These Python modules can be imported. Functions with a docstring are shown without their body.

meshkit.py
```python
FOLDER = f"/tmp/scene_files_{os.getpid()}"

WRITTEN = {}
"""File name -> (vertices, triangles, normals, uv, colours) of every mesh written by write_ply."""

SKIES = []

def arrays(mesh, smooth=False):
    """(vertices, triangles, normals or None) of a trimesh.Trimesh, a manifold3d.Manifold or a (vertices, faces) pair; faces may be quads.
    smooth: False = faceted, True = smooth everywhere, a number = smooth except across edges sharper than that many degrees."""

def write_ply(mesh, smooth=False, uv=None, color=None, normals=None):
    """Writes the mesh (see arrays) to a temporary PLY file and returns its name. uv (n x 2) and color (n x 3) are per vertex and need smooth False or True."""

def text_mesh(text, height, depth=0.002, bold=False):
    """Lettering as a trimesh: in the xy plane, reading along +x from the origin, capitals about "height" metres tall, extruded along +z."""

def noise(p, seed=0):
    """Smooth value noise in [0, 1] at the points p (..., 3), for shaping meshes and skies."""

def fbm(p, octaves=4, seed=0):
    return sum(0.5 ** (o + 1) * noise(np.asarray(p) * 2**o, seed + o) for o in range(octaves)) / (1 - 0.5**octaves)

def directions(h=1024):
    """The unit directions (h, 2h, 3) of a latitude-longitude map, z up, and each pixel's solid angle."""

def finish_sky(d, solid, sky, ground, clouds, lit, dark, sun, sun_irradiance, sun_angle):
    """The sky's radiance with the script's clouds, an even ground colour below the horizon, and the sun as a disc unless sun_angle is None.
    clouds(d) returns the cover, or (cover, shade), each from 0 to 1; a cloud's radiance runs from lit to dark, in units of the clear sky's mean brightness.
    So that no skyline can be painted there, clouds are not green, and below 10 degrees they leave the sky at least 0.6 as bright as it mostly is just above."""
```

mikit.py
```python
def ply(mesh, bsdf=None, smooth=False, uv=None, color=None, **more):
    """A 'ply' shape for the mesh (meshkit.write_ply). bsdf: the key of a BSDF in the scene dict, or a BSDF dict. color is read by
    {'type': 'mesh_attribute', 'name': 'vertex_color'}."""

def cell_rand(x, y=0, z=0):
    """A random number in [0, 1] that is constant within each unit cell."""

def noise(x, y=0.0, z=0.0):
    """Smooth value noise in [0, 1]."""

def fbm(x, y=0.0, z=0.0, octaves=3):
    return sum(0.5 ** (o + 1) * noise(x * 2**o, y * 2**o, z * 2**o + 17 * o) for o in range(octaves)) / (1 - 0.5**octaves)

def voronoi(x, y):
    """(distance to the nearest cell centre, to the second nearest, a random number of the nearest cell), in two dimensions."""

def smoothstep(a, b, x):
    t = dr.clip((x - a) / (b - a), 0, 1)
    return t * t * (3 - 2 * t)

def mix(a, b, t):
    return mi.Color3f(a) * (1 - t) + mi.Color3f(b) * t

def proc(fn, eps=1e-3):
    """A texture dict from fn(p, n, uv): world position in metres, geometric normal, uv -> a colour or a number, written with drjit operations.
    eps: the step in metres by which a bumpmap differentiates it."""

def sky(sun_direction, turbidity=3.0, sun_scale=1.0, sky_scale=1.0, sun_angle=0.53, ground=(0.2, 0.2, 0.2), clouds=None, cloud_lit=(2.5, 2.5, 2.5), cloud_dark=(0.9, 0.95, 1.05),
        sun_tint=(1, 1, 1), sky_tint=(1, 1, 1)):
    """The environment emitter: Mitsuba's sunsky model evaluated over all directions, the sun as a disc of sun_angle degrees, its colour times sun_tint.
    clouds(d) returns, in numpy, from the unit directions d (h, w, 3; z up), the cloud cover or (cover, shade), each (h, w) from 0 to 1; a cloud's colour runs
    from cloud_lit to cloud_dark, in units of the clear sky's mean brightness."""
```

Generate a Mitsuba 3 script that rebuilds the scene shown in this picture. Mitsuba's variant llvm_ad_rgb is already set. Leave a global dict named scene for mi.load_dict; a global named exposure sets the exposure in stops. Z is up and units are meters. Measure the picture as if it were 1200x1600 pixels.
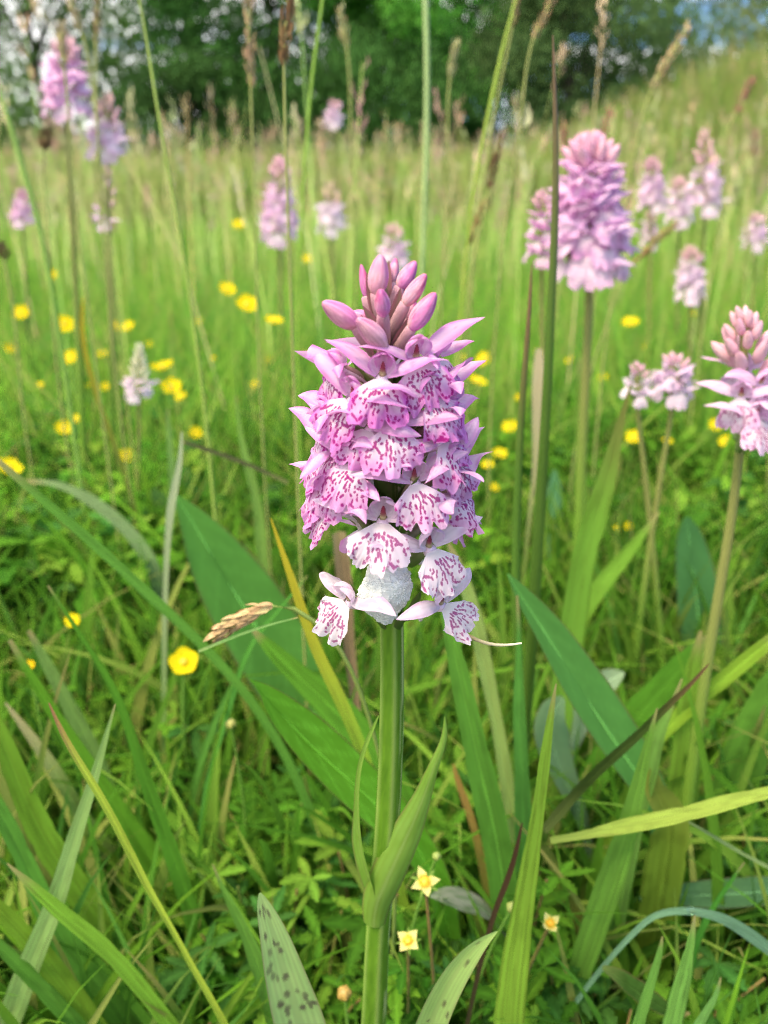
import math
import numpy as np, trimesh, mitsuba as mi, drjit as dr
import mikit, meshkit
from mikit import fbm, noise, smoothstep, mix
from scipy.interpolate import PchipInterpolator
from scipy.spatial import cKDTree

T = mi.ScalarTransform4f
PI = math.pi
scene, labels = {}, {}

# ------------------------------------------------------------------ camera, sky, exposure
FPX = 1258.0                      # focal length in pixels of the 1200 x 1600 photograph
PITCH = math.radians(21.0)
CAM = np.array([0.0, 0.0, 0.28])
FWD = np.array([0.0, math.cos(PITCH), -math.sin(PITCH)])
UP = np.array([0.0, math.sin(PITCH), math.cos(PITCH)])
RT = np.array([1.0, 0.0, 0.0])
scene['camera'] = {'type': 'thinlens', 'fov': 2 * math.degrees(math.atan(600 / FPX)), 'fov_axis': 'x',
                   'aperture_radius': 0.00086, 'focus_distance': 0.148, 'near_clip': 0.02, 'far_clip': 600.0,
                   'to_world': T().look_at(CAM.tolist(), (CAM + FWD).tolist(), [0, 0, 1])}


def clouds(d):
    q = d / np.maximum(d[..., 2:], 0.12) * 1.3
    q = np.stack([q[..., 0], q[..., 1], q[..., 2] * 0], -1)
    n = meshkit.fbm(q + 7.3, 4, seed=5)
    cover = np.clip((n - 0.34 - 0.32 * d[..., 0]) / 0.12, 0, 1)      # the cloud bank lies to the left, it clears to the right
    shade = np.clip((meshkit.fbm(q * 1.7 + 3.1, 3, seed=9) - 0.35) * 1.2, 0, 1)
    return cover, shade


scene['sky'] = mikit.sky([-0.30, -0.32, 0.85], turbidity=2.5, sun_scale=0.50, sun_angle=16, clouds=clouds, sun_tint=(1.0, 0.97, 0.92), sky_tint=(0.85, 0.96, 1.12),
                         cloud_lit=(3.8, 3.75, 3.7), cloud_dark=(2.3, 2.3, 2.3))
exposure = 2.72

# ------------------------------------------------------------------ materials (colour comes with the geometry)
# The colours of a mesh are spread round its mean along two directions: uv carries the mesh's number and the two amounts, so that meshes of one material can share it.
TABLE = []
TABLE_ARRAYS = []


def colour_of(p, n, uv):
    i = mi.UInt32(dr.clip(dr.floor(uv.x), 0, len(TABLE) - 1))
    a, b = uv.x - dr.floor(uv.x) - 0.5, uv.y - 0.5
    m = [dr.gather(mi.Float, t, i) for t in TABLE_ARRAYS]
    return mi.Color3f(*[dr.clip(m[k] + a * m[3 + k] + b * m[6 + k], 0, 1) for k in range(3)])


VC = mikit.proc(colour_of)
VERTEX = {'type': 'mesh_attribute', 'name': 'vertex_color'}
scene['leaf_material'] = {'type': 'principledthin', 'base_color': VC, 'roughness': 0.5, 'diff_trans': 0.9, 'spec_trans': 0.0, 'eta': 1.25}
scene['grass_material'] = {'type': 'principledthin', 'base_color': VC, 'roughness': 0.5, 'diff_trans': 0.9, 'spec_trans': 0.0, 'eta': 1.25}
scene['petal_material'] = {'type': 'principledthin', 'base_color': VC, 'roughness': 0.6, 'diff_trans': 0.8, 'spec_trans': 0.0, 'eta': 1.3}
scene['stem_material'] = {'type': 'twosided', 'bsdf': {'type': 'principled', 'base_color': VC, 'roughness': 0.42, 'specular': 0.25}}
scene['bud_material'] = {'type': 'twosided', 'bsdf': {'type': 'principled', 'base_color': VC, 'roughness': 0.45, 'specular': 0.4, 'sheen': 0.2}}
scene['dry_material'] = {'type': 'twosided', 'bsdf': {'type': 'principled', 'base_color': VC, 'roughness': 0.75, 'specular': 0.2}}
scene['bark_material'] = {'type': 'twosided', 'bsdf': {'type': 'diffuse', 'reflectance': VC}}
for _k in ('leaf_material', 'grass_material', 'petal_material', 'dry_material', 'bark_material', 'stem_material', 'bud_material'):
    def _swap(d):
        return VERTEX if d is VC else {a: _swap(b) for a, b in d.items()} if isinstance(d, dict) else d
    scene[_k + '_spread'] = _swap(scene[_k])
scene['foam_material'] = {'type': 'twosided', 'bsdf': {'type': 'principled', 'base_color': {'type': 'rgb', 'value': [0.62, 0.65, 0.61]}, 'roughness': 0.10, 'specular': 0.7}}
scene['dew_material'] = {'type': 'dielectric', 'int_ior': 1.33, 'ext_ior': 1.0}


def soil(p, n, uv):
    a = fbm(p.x * 60, p.y * 60, 0.0, 4)
    b = fbm(p.x * 9, p.y * 9, 3.0, 3)
    return mix(mix((0.020, 0.022, 0.009), (0.045, 0.040, 0.020), a), (0.025, 0.050, 0.010), smoothstep(0.35, 0.65, b))


scene['soil_material'] = {'type': 'twosided', 'bsdf': {'type': 'diffuse', 'reflectance': mikit.proc(soil)}}


# ------------------------------------------------------------------ helpers
def ray(px, py):
    return FWD + RT * ((px - 600) / FPX) + UP * ((800 - py) / FPX)


def P(px, py, Y):
    d = ray(px, py)
    return CAM + d * (Y / d[1])


def metres(px, py, Y):
    """metres per photo pixel at that place"""
    return Y / ray(px, py)[1] / FPX


def project(p):
    q = np.asarray(p) - CAM
    z = np.maximum(q @ FWD, 1e-4)
    return 600 + FPX * (q @ RT) / z, 800 - FPX * (q @ UP) / z


def smooth(a, b, x):
    t = np.clip((np.asarray(x, float) - a) / (b - a), 0, 1)
    return t * t * (3 - 2 * t)


def lerp(a, b, t):
    t = np.asarray(t, float)[..., None]
    return np.asarray(a, float) * (1 - t) + np.asarray(b, float) * t


def unit(v):
    v = np.asarray(v, float)
    return v / np.maximum(np.linalg.norm(v, axis=-1, keepdims=True), 1e-12)


def spline(pts, n):
    """pts (k, m): columns interpolated along the first three's length; n samples"""
    pts = np.asarray(pts, float)
    s = np.concatenate([[0], np.cumsum(np.linalg.norm(np.diff(pts[:, :3], axis=0), axis=1))])
    if len(pts) == 2:
        t = np.linspace(0, 1, n)[:, None]
        return pts[0] * (1 - t) + pts[1] * t
    from scipy.interpolate import CubicSpline
    u = np.linspace(0, s[-1], n)
    return np.hstack([CubicSpline(s, pts[:, :3], bc_type='natural')(u), PchipInterpolator(s, pts[:, 3:])(u)]) if pts.shape[1] > 3 else CubicSpline(s, pts, bc_type='natural')(u)


def grid_faces(n, m):
    i, j = np.meshgrid(np.arange(n - 1), np.arange(m - 1), indexing='ij')
    a = (i * m + j).ravel()
    return np.vstack([np.stack([a, a + 1, a + m + 1], 1), np.stack([a, a + m + 1, a + m], 1)])


def ribbon(path, width, hint, across=5, fold=0.25, cup=0.0, twist=None, ripple=0.0, rng=None):
    """A leaf or blade: path (n,3), full width (n), hint: the way its face looks. Returns v (n*across,3), f, t along (0 base 1 tip as path order), a across (-1..1)."""
    path, width = np.asarray(path, float), np.asarray(width, float)
    n = len(path)
    t = unit(np.gradient(path, axis=0))
    hint = np.broadcast_to(np.asarray(hint, float), path.shape)
    s = unit(np.cross(t, hint))
    nn = np.cross(s, t)
    nn *= np.sign((nn * hint).sum(1, keepdims=True)) + 1e-9
    if twist is not None:
        c, d = np.cos(twist)[:, None], np.sin(twist)[:, None]
        s, nn = s * c + nn * d, nn * c - s * d
    a = np.linspace(-1, 1, across)
    prof = fold * np.abs(a) + cup * a * a
    v = path[:, None] + (s * width[:, None] / 2)[:, None] * a[None, :, None] + (nn * width[:, None] / 2)[:, None] * prof[None, :, None]
    tt = np.linspace(0, 1, n)
    if ripple:
        ph = rng.uniform(0, 6, 4)
        w = np.sin(tt * 17 + ph[0])[:, None] * np.sin(a * 2 + ph[1])[None] + np.sin(tt * 31 + ph[2])[:, None] * np.sin(a * 3 + ph[3])[None] * 0.5
        v += nn[:, None] * (w * ripple * width[:, None])[..., None]
    return v.reshape(-1, 3), grid_faces(n, across), np.repeat(tt, across), np.tile(a, n)


def tube(path, radii, sides=10, ridge=0.0, ridges=5, cap=True):
    path, radii = np.asarray(path, float), np.broadcast_to(np.asarray(radii, float), (len(path),))
    t = unit(np.gradient(path, axis=0))
    ref = np.array([1.0, 0.05, 0.0]) if abs(unit(path[-1] - path[0])[0]) < 0.8 else np.array([0.0, 1.0, 0.05])
    a = unit(np.cross(t, ref))
    b = np.cross(t, a)
    ang = np.arange(sides) / sides * 2 * PI
    rr = 1 + ridge * np.cos(ridges * ang)
    v = path[:, None] + radii[:, None, None] * rr[None, :, None] * (np.cos(ang)[None, :, None] * a[:, None] + np.sin(ang)[None, :, None] * b[:, None])
    n = len(path)
    i, j = np.meshgrid(np.arange(n - 1), np.arange(sides), indexing='ij')
    i, j = i.ravel(), j.ravel()
    k = (j + 1) % sides
    f = np.vstack([np.stack([i * sides + j, (i + 1) * sides + k, i * sides + k], 1), np.stack([i * sides + j, (i + 1) * sides + j, (i + 1) * sides + k], 1)])
    v = v.reshape(-1, 3)
    tt = np.repeat(np.linspace(0, 1, n), sides)
    if cap:
        v = np.vstack([v, path[0] - t[0] * radii[0] * 0.3, path[-1] + t[-1] * radii[-1] * 0.6])
        j = np.arange(sides)
        k = (j + 1) % sides
        f = np.vstack([f, np.stack([j, k, j * 0 + len(v) - 2], 1), np.stack([(n - 1) * sides + k, (n - 1) * sides + j, j * 0 + len(v) - 1], 1)])
        tt = np.concatenate([tt, [0, 1]])
    return v, f, tt


class Mesh:
    """collects pieces of one mesh with a colour per vertex"""
    def __init__(self):
        self.v, self.f, self.c, self.n = [], [], [], 0

    def add(self, v, f, c):
        self.v.append(v)
        self.f.append(np.asarray(f) + self.n)
        self.c.append(np.broadcast_to(c, (len(v), 3)))
        self.n += len(v)
        return self

    def put(self, key, material, smooth=True, soft=False):
        v, f, c = np.vstack(self.v), np.vstack(self.f), np.clip(np.vstack(self.c), 0, 1)
        mean = c.mean(0)
        x = c - mean
        _, _, axes = np.linalg.svd(x[:: max(1, len(x) // 4000)], full_matrices=False)
        axes = np.vstack([axes, np.zeros((3, 3))])[:2]
        ab = x @ axes.T
        if material + '_spread' in scene and (len(v) > 40000 or np.sqrt(((x - ab @ axes) ** 2).sum(1).mean()) > 0.03):
            if soft:          # distant blades share most of their normal, as a sward seen from afar does
                _, _, n = meshkit.arrays((v, f), True)
                n = unit(0.35 * n * np.where(n[:, 1:2] > 0, -1, 1) + [0, -0.6, 0.6])
                scene[key] = {'type': 'ply', 'filename': meshkit.write_ply((v, f), False, None, c, normals=n), 'face_normals': False, 'bsdf': {'type': 'ref', 'id': material + '_spread'}}
                return key
            scene[key] = mikit.ply((v, f), material + '_spread', smooth=smooth, color=c)
            return key
        half = np.abs(ab).max(0) / 0.45 + 1e-6
        uv = np.stack([len(TABLE) + 0.5 + ab[:, 0] / half[0] * 1.0, 0.5 + ab[:, 1] / half[1]], 1)
        TABLE.append([*mean, *(axes[0] * half[0]), *(axes[1] * half[1])])
        scene[key] = mikit.ply((v, f), material, smooth=smooth, uv=uv)
        return key


def put(key, v, f, c, material, smooth=True):
    return Mesh().add(v, f, c).put(key, material, smooth)


used = {}


def numbered(key):
    n = used.get(key, 0)
    used[key] = n + 1
    return key if n == 0 else f'{key}_{n:03d}'


def thing(name, label, category, group=None, kind=None):
    key = numbered(name)
    labels[key] = {'label': label, 'category': category}
    if group:
        labels[key]['group'] = group
    if kind:
        labels[key]['kind'] = kind
    return key


def child(parent, name):
    return numbered(parent + '__' + name)


GREENS = 0.72       # how light the plants are


def jitter(rng, c, amount=0.12):
    c = np.asarray(c, float)
    return c * (1 + rng.normal(0, amount)) * (1 + rng.normal(0, amount * 0.5, 3))


TOCAM = lambda p: unit(CAM - np.asarray(p))
def R(seed):
    return np.random.default_rng(seed)


# ------------------------------------------------------------------ the ground and the bank
def ground_z(x, y):
    x, y = np.asarray(x, float), np.asarray(y, float)
    far = smooth(2.0, 9.0, y)
    bank = 0.95 * smooth(0.2, 3.4, x - 0.08 * y) * smooth(1.6, 6.5, y)
    low = 0.006 * np.sin(x * 31 + 1) * np.sin(y * 27)
    return bank + far * 0.34 + low


def build_ground():
    ys = np.concatenate([np.linspace(-3, 0, 8), np.linspace(0.05, 2, 60), np.geomspace(2.05, 400, 60)])
    xs = np.concatenate([-np.geomspace(300, 1.55, 40), np.linspace(-1.5, 1.5, 70), np.geomspace(1.55, 300, 40)])
    Y, X = np.meshgrid(ys, xs, indexing='ij')
    v = np.stack([X, Y, ground_z(X, Y)], -1).reshape(-1, 3)
    scene['ground'] = mikit.ply((v, grid_faces(len(ys), len(xs))), 'soil_material', smooth=True)
    labels['ground'] = {'label': 'damp mossy soil under the meadow plants, rising to a grassy bank on the right', 'category': 'ground', 'kind': 'structure'}


build_ground()

# ------------------------------------------------------------------ the main orchid
YO = 0.14                                           # distance of its stem
WHITE, LILAC, PINK, MAGENTA = (0.88, 0.80, 0.88), (0.70, 0.22, 0.63), (0.76, 0.27, 0.52), (0.37, 0.004, 0.21)


def lip_outline(th, L, rng, wild=1.0):
    a = np.abs(th)
    Rr = 0.88 + 0.12 * np.cos(2.2 * (a - 0.55))
    Rr = Rr - 0.20 * wild * np.exp(-((a - 0.25) / 0.07) ** 2) - 0.01 * np.exp(-(th / 0.12) ** 2)
    Rr = Rr * (1 - 0.22 * smooth(0.70, 1.1, a))
    ph = rng.uniform(0, 6, 3)
    edge = smooth(0.25, 0.4, a)
    qn = np.stack([th * 5 + ph[0] * 9, th * 0 + ph[1], th * 0], -1)
    Rr = Rr + edge * (0.22 * (meshkit.noise(qn) - 0.5) + 0.09 * (meshkit.noise(qn * 2.7) - 0.5) + 0.05 * (meshkit.noise(qn * 6.1) - 0.5))
    Rr = Rr + 0.025 * rng.normal() * np.sin(th * 2)
    return L * Rr


def lip_dashes(rng):
    """the magenta dashes in lip coordinates (x across, y down, lip length 1): rows of x, y, dx, dy, half length, half thickness"""
    out = []

    def dash(x, y, ang, l, w):
        x += rng.normal(0, 0.012); y += rng.normal(0, 0.012); ang += rng.normal(0, 0.35)
        out.append([x, y, math.cos(ang), math.sin(ang), l * rng.uniform(0.5, 1.3), w * rng.uniform(0.75, 1.25)])

    def polar(r, th):
        return r * math.sin(th), r * math.cos(th)

    for s in (-1, 1):
        for th0, r0, r1 in ((0.09, 0.24, 0.70), (0.30, 0.20, 0.56), (0.56, 0.26, 0.50), (0.84, 0.36, 0.60)):
            r = r0 + rng.uniform(0, 0.05)
            while r < r1:
                if rng.random() > 0.12:
                    th = s * (th0 + rng.normal(0, 0.03))
                    dash(*polar(r, th), PI / 2 - th, 0.027, 0.025)
                r += rng.uniform(0.075, 0.12)
        cx, cy, rx, ry = 0.40 * s, 0.60, 0.16, 0.20             # closed loop on each side lobe
        k = rng.uniform(0, 1)
        while k < 2 * PI:
            if rng.random() > 0.12:
                dash(cx + rx * math.cos(k), cy + ry * math.sin(k), math.atan2(ry * math.cos(k), -rx * math.sin(k)), 0.027, 0.025)
            k += rng.uniform(0.45, 0.75)
        th = 0.16
        while th < 1.15:                                        # the outer arc
            if rng.random() > 0.2:
                dash(*polar(0.80 + rng.normal(0, 0.02) - 0.06 * th, s * th), -s * th + PI / 2 * (rng.random() < 0.7), 0.016, 0.021)
            th += rng.uniform(0.09, 0.18)
        for _ in range(7):
            dash(*polar(rng.uniform(0.4, 0.9), s * rng.uniform(0.05, 1.05)), rng.uniform(0, PI), 0.008, 0.018)
    return np.array(out)


def lip(rng, L, nr, nt, pink, A=1.08, narrow=1.0, spots=True, deep=1.0):
    """A lip in the flower's frame (x right, y outwards, z up), hanging from the origin."""
    r = np.linspace(0, 1, nr) ** 0.85
    th = np.linspace(-A, A, nt)
    Rr = lip_outline(th, L, rng)
    x = r[:, None] * (Rr * np.sin(th))[None] + 0.16 * L * (1 - r)[:, None] * (th / A)[None]
    x = x * narrow * 0.82
    dn = r[:, None] * (Rr * np.cos(th))[None]
    s = np.linspace(0, 1.3, 60)
    phi = 0.74 + 0.52 * smooth(0, 0.55, s) - 0.25 * smooth(0.8, 1.3, s)
    out_s = np.concatenate([[0], np.cumsum(np.cos(phi[:-1]) * np.diff(s))])
    dn_s = np.concatenate([[0], np.cumsum(np.sin(phi[:-1]) * np.diff(s))])
    o = np.interp(dn / L, s, out_s) * L
    d = np.interp(dn / L, s, dn_s) * L
    bend = rng.uniform(0.28, 0.48)
    o = o - bend * x * x / L
    ph = rng.uniform(0, 6, 4)
    R2, TH = np.broadcast_to(r[:, None], x.shape), np.broadcast_to(th[None], x.shape)
    o = o + L * R2 ** 3 * (0.07 * np.sin(4.6 * TH + ph[0]) + 0.22 * (meshkit.noise(np.stack([TH * 3.3 + ph[1] * 7, R2 * 1.2, TH * 0], -1)) - 0.5) + 0.14 * (meshkit.noise(np.stack([TH * 8 + ph[2] * 7, R2 * 2, TH * 0], -1)) - 0.5))
    o = o + L * 0.035 * np.exp(-(x / (0.10 * L)) ** 2) * R2                     # raised middle
    o = o + L * 0.012 * (meshkit.noise(np.stack([x / L * 9, dn / L * 9, x * 0 + ph[3]], -1)) - 0.5)
    v = np.stack([x, o, -d], -1).reshape(-1, 3)
    q = np.stack([x / narrow / 0.82 / L, dn / L], -1).reshape(-1, 2)
    ed = R2.ravel()
    mott = meshkit.fbm(np.stack([q[:, 0] * 4, q[:, 1] * 4, q[:, 0] * 0 + ph[0]], -1), 3)
    k = np.clip(pink * (0.10 + 1.15 * smooth(0.40, 0.95, ed + 0.5 * (mott - 0.5))) + 0.25 * pink * smooth(0.5, 1.1, np.abs(TH.ravel())), 0, 1)
    c = lerp(WHITE, np.asarray(LILAC) * (1.06 - 0.12 * mott[:, None]), k)
    c = c * (1 - 0.022 * np.cos(TH.ravel() * 38 + 9 * mott))[:, None]             # fine fan of veins
    c = lerp(c, (0.80, 0.78, 0.62), 0.35 * (1 - smooth(0.04, 0.22, ed)))
    if spots:
        D = lip_dashes(rng)
        dx, dy = q[:, None, 0] - D[None, :, 0], q[:, None, 1] - D[None, :, 1]
        along = np.clip(dx * D[:, 2] + dy * D[:, 3], -D[:, 4], D[:, 4])
        dist = np.hypot(dx - along * D[:, 2], dy - along * D[:, 3]) / D[:, 5]
        m = (1 - smooth(0.75, 1.25, dist.min(1)))
        c = lerp(c, np.asarray(MAGENTA) * 1.0, m * deep * (0.80 + 0.2 * mott))
    return v, grid_faces(nr, nt), c


def lance(path, w, hint, rng, base, edge, n=14, across=7, cup=0.25, twist=None, spot=0, tip=None, power=0.75, vein=0.05):
    """a sepal or petal: lance shaped sheet along path"""
    pts = spline(path, n)
    t = np.linspace(0, 1, n)
    wid = w * np.clip(np.sin(PI * np.clip(t * 0.90 + 0.10, 0, 1)) ** power, 0.03, 1)
    v, f, tt, aa = ribbon(pts, wid, hint, across, 0.0, cup, twist, 0.02, rng)
    k = smooth(0.2, 1.0, np.abs(aa) * 0.7 + 0.35 * tt)
    c = lerp(base, edge, k)
    if vein:
        c = c * (1 - vein * (np.cos(aa * 9) + 0.4 * np.cos(aa * 23)))[:, None]
    if spot:
        nn = meshkit.noise(np.stack([aa * 2.2, tt * 7, tt * 0 + rng.uniform(0, 50)], -1))
        c = lerp(c, MAGENTA, spot * smooth(0.66, 0.78, nn))
    if tip is not None:
        c = lerp(c, tip, smooth(0.8, 1.0, tt) * 0.8)
    return v, f, c


def frame(origin, az, pitch=0.0, roll=0.0, scale=1.0):
    """matrix from the flower's frame (x right, y outwards, z up) to the world"""
    F = np.array([math.sin(az), -math.cos(az), 0.0])
    Rv = np.array([math.cos(az), math.sin(az), 0.0])
    U = np.array([0, 0, 1.0])
    F, U = F * math.cos(pitch) - U * math.sin(pitch), U * math.cos(pitch) + F * math.sin(pitch)
    Rv, U = Rv * math.cos(roll) + U * math.sin(roll), U * math.cos(roll) - Rv * math.sin(roll)
    return np.stack([Rv, F, U], 1) * scale, np.asarray(origin, float)


def apply(fr, v):
    return v @ fr[0].T + fr[1]


def flower_pieces(rng, pink, detail=2, spots=True, narrow=1.0, L=8.3, stalk=8.0, hood_open=1.0, deep=1.0, fwd=0.0, swing=0.0):
    """the pieces of one orchid flower in millimetres in its own frame: {name: (v, f, c, material)} lists"""
    out = []
    nr, nt = {3: (70, 110), 2: (34, 56), 1: (12, 19), 0: (6, 11)}[detail]
    n, ac = {3: (18, 9), 2: (14, 7), 1: (7, 5), 0: (5, 3)}[detail]
    v, f, c = lip(rng, L, nr, nt, pink, narrow=narrow, spots=spots and detail > 1, deep=deep)
    if detail <= 1 and spots:
        c = lerp(c, MAGENTA, 0.10)
    if swing:
        v = np.stack([v[:, 0] * math.cos(swing) - v[:, 2] * math.sin(swing), v[:, 1], v[:, 2] * math.cos(swing) + v[:, 0] * math.sin(swing)], 1)
    out.append(('lip', v + [0, 0.6, -0.4], f, c, 'petal_material'))
    lil = lerp(WHITE, LILAC, np.array(min(1, 0.25 + 0.9 * pink)))
    pale = lerp(WHITE, LILAC, np.array(0.05 + 0.50 * pink))
    pinkish = lerp(pale, PINK, np.array(0.35 * pink + 0.05))
    for s in (-1, 1):
        e = rng.normal(0, 0.13, 3)
        ln = rng.uniform(0.90, 1.1)
        path = np.array([[0.7 * s, 0.0, 0.3], [3.2 * s, 0.3 + e[0], 1.7 + e[1] * 3], [6.6 * s, 0.2 + e[0] * 4, 2.8 + e[1] * 7], [10.0 * s, -0.2 + e[2] * 7, 2.6 + e[1] * 10 + e[2] * 4]]) * [ln, 1, 1] + np.array([[0, 0, 0], [0, 1.2, 0], [-0.8 * s, 3.0, 0], [-2.0 * s, 5.2, -0.4]]) * fwd
        out.append(('lateral_sepal', *lance(path, 3.0, [0.25 * s, 0.55, 0.85], rng, pale, lil, n, ac, cup=-0.25, twist=np.linspace(0, rng.normal(0, 0.5) - 0.25 * s, n), spot=0.25 if detail > 1 else 0), 'petal_material'))
    e = rng.normal(0, 0.2, 2)
    hood = np.array([[0, -0.6, 0.6], [0.2 * e[0], -0.4, 2.4], [0.5 * e[0], 0.7, 3.8], [0.8 * e[0], 2.3, 4.1 + e[1]]])
    out.append(('dorsal_sepal', *lance(hood, 2.9, [0, 0.8, -0.5], rng, pinkish, lil, n, ac, cup=0.35), 'petal_material'))
    for s in (-1, 1):
        e = rng.normal(0, 0.2, 2)
        pp = np.array([[0.7 * s, -0.2, 0.4], [1.7 * s * hood_open, 0.1, 1.9], [1.4 * s * hood_open, 1.0, 3.2], [0.4 * s, 2.2, 3.5 + e[0]]])
        out.append(('petal', *lance(pp, 2.4, [-0.8 * s, 0.7, -0.2], rng, pale, lil, n, ac, cup=0.4, spot=0.3 if detail > 1 else 0), 'petal_material'))
    if detail >= 2:
        col = spline([[0, -0.2, 0.2], [0, 0.2, 1.2], [0, 0.7, 2.3]], 6)
        v, f, t = tube(col, np.array([0.55, 0.5, 0.42, 0.36, 0.28, 0.15]), 8)
        out.append(('column', v, f, lerp((0.45, 0.36, 0.20), (0.24, 0.03, 0.06), smooth(0.2, 0.5, t)), 'bud_material'))
        sp = spline([[0, 0.2, -0.4], [0.2, -1.8, -1.6], [0.3, -4.2, -3.2], [0.4, -6.0, -6.0]], 9)
        v, f, t = tube(sp, np.linspace(0.95, 0.42, 9), 8)
        out.append(('spur', v, f, lerp((0.70, 0.55, 0.66), (0.78, 0.70, 0.74), t), 'bud_material'))
    ov = spline([[0, -stalk, -7.5], [0, -stalk * 0.62, -4.2], [0, -0.5, -0.2]], 8)
    v, f, t = tube(ov, np.array([0.6, 0.9, 1.05, 1.1, 1.05, 0.95, 0.85, 0.75]), 10 if detail > 1 else 5, 0.10, 3)
    out.append(('ovary', v, f, lerp((0.13, 0.22, 0.05), (0.42, 0.24, 0.26), t * min(1, 0.2 + pink)), 'stem_material'))
    return out


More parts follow.
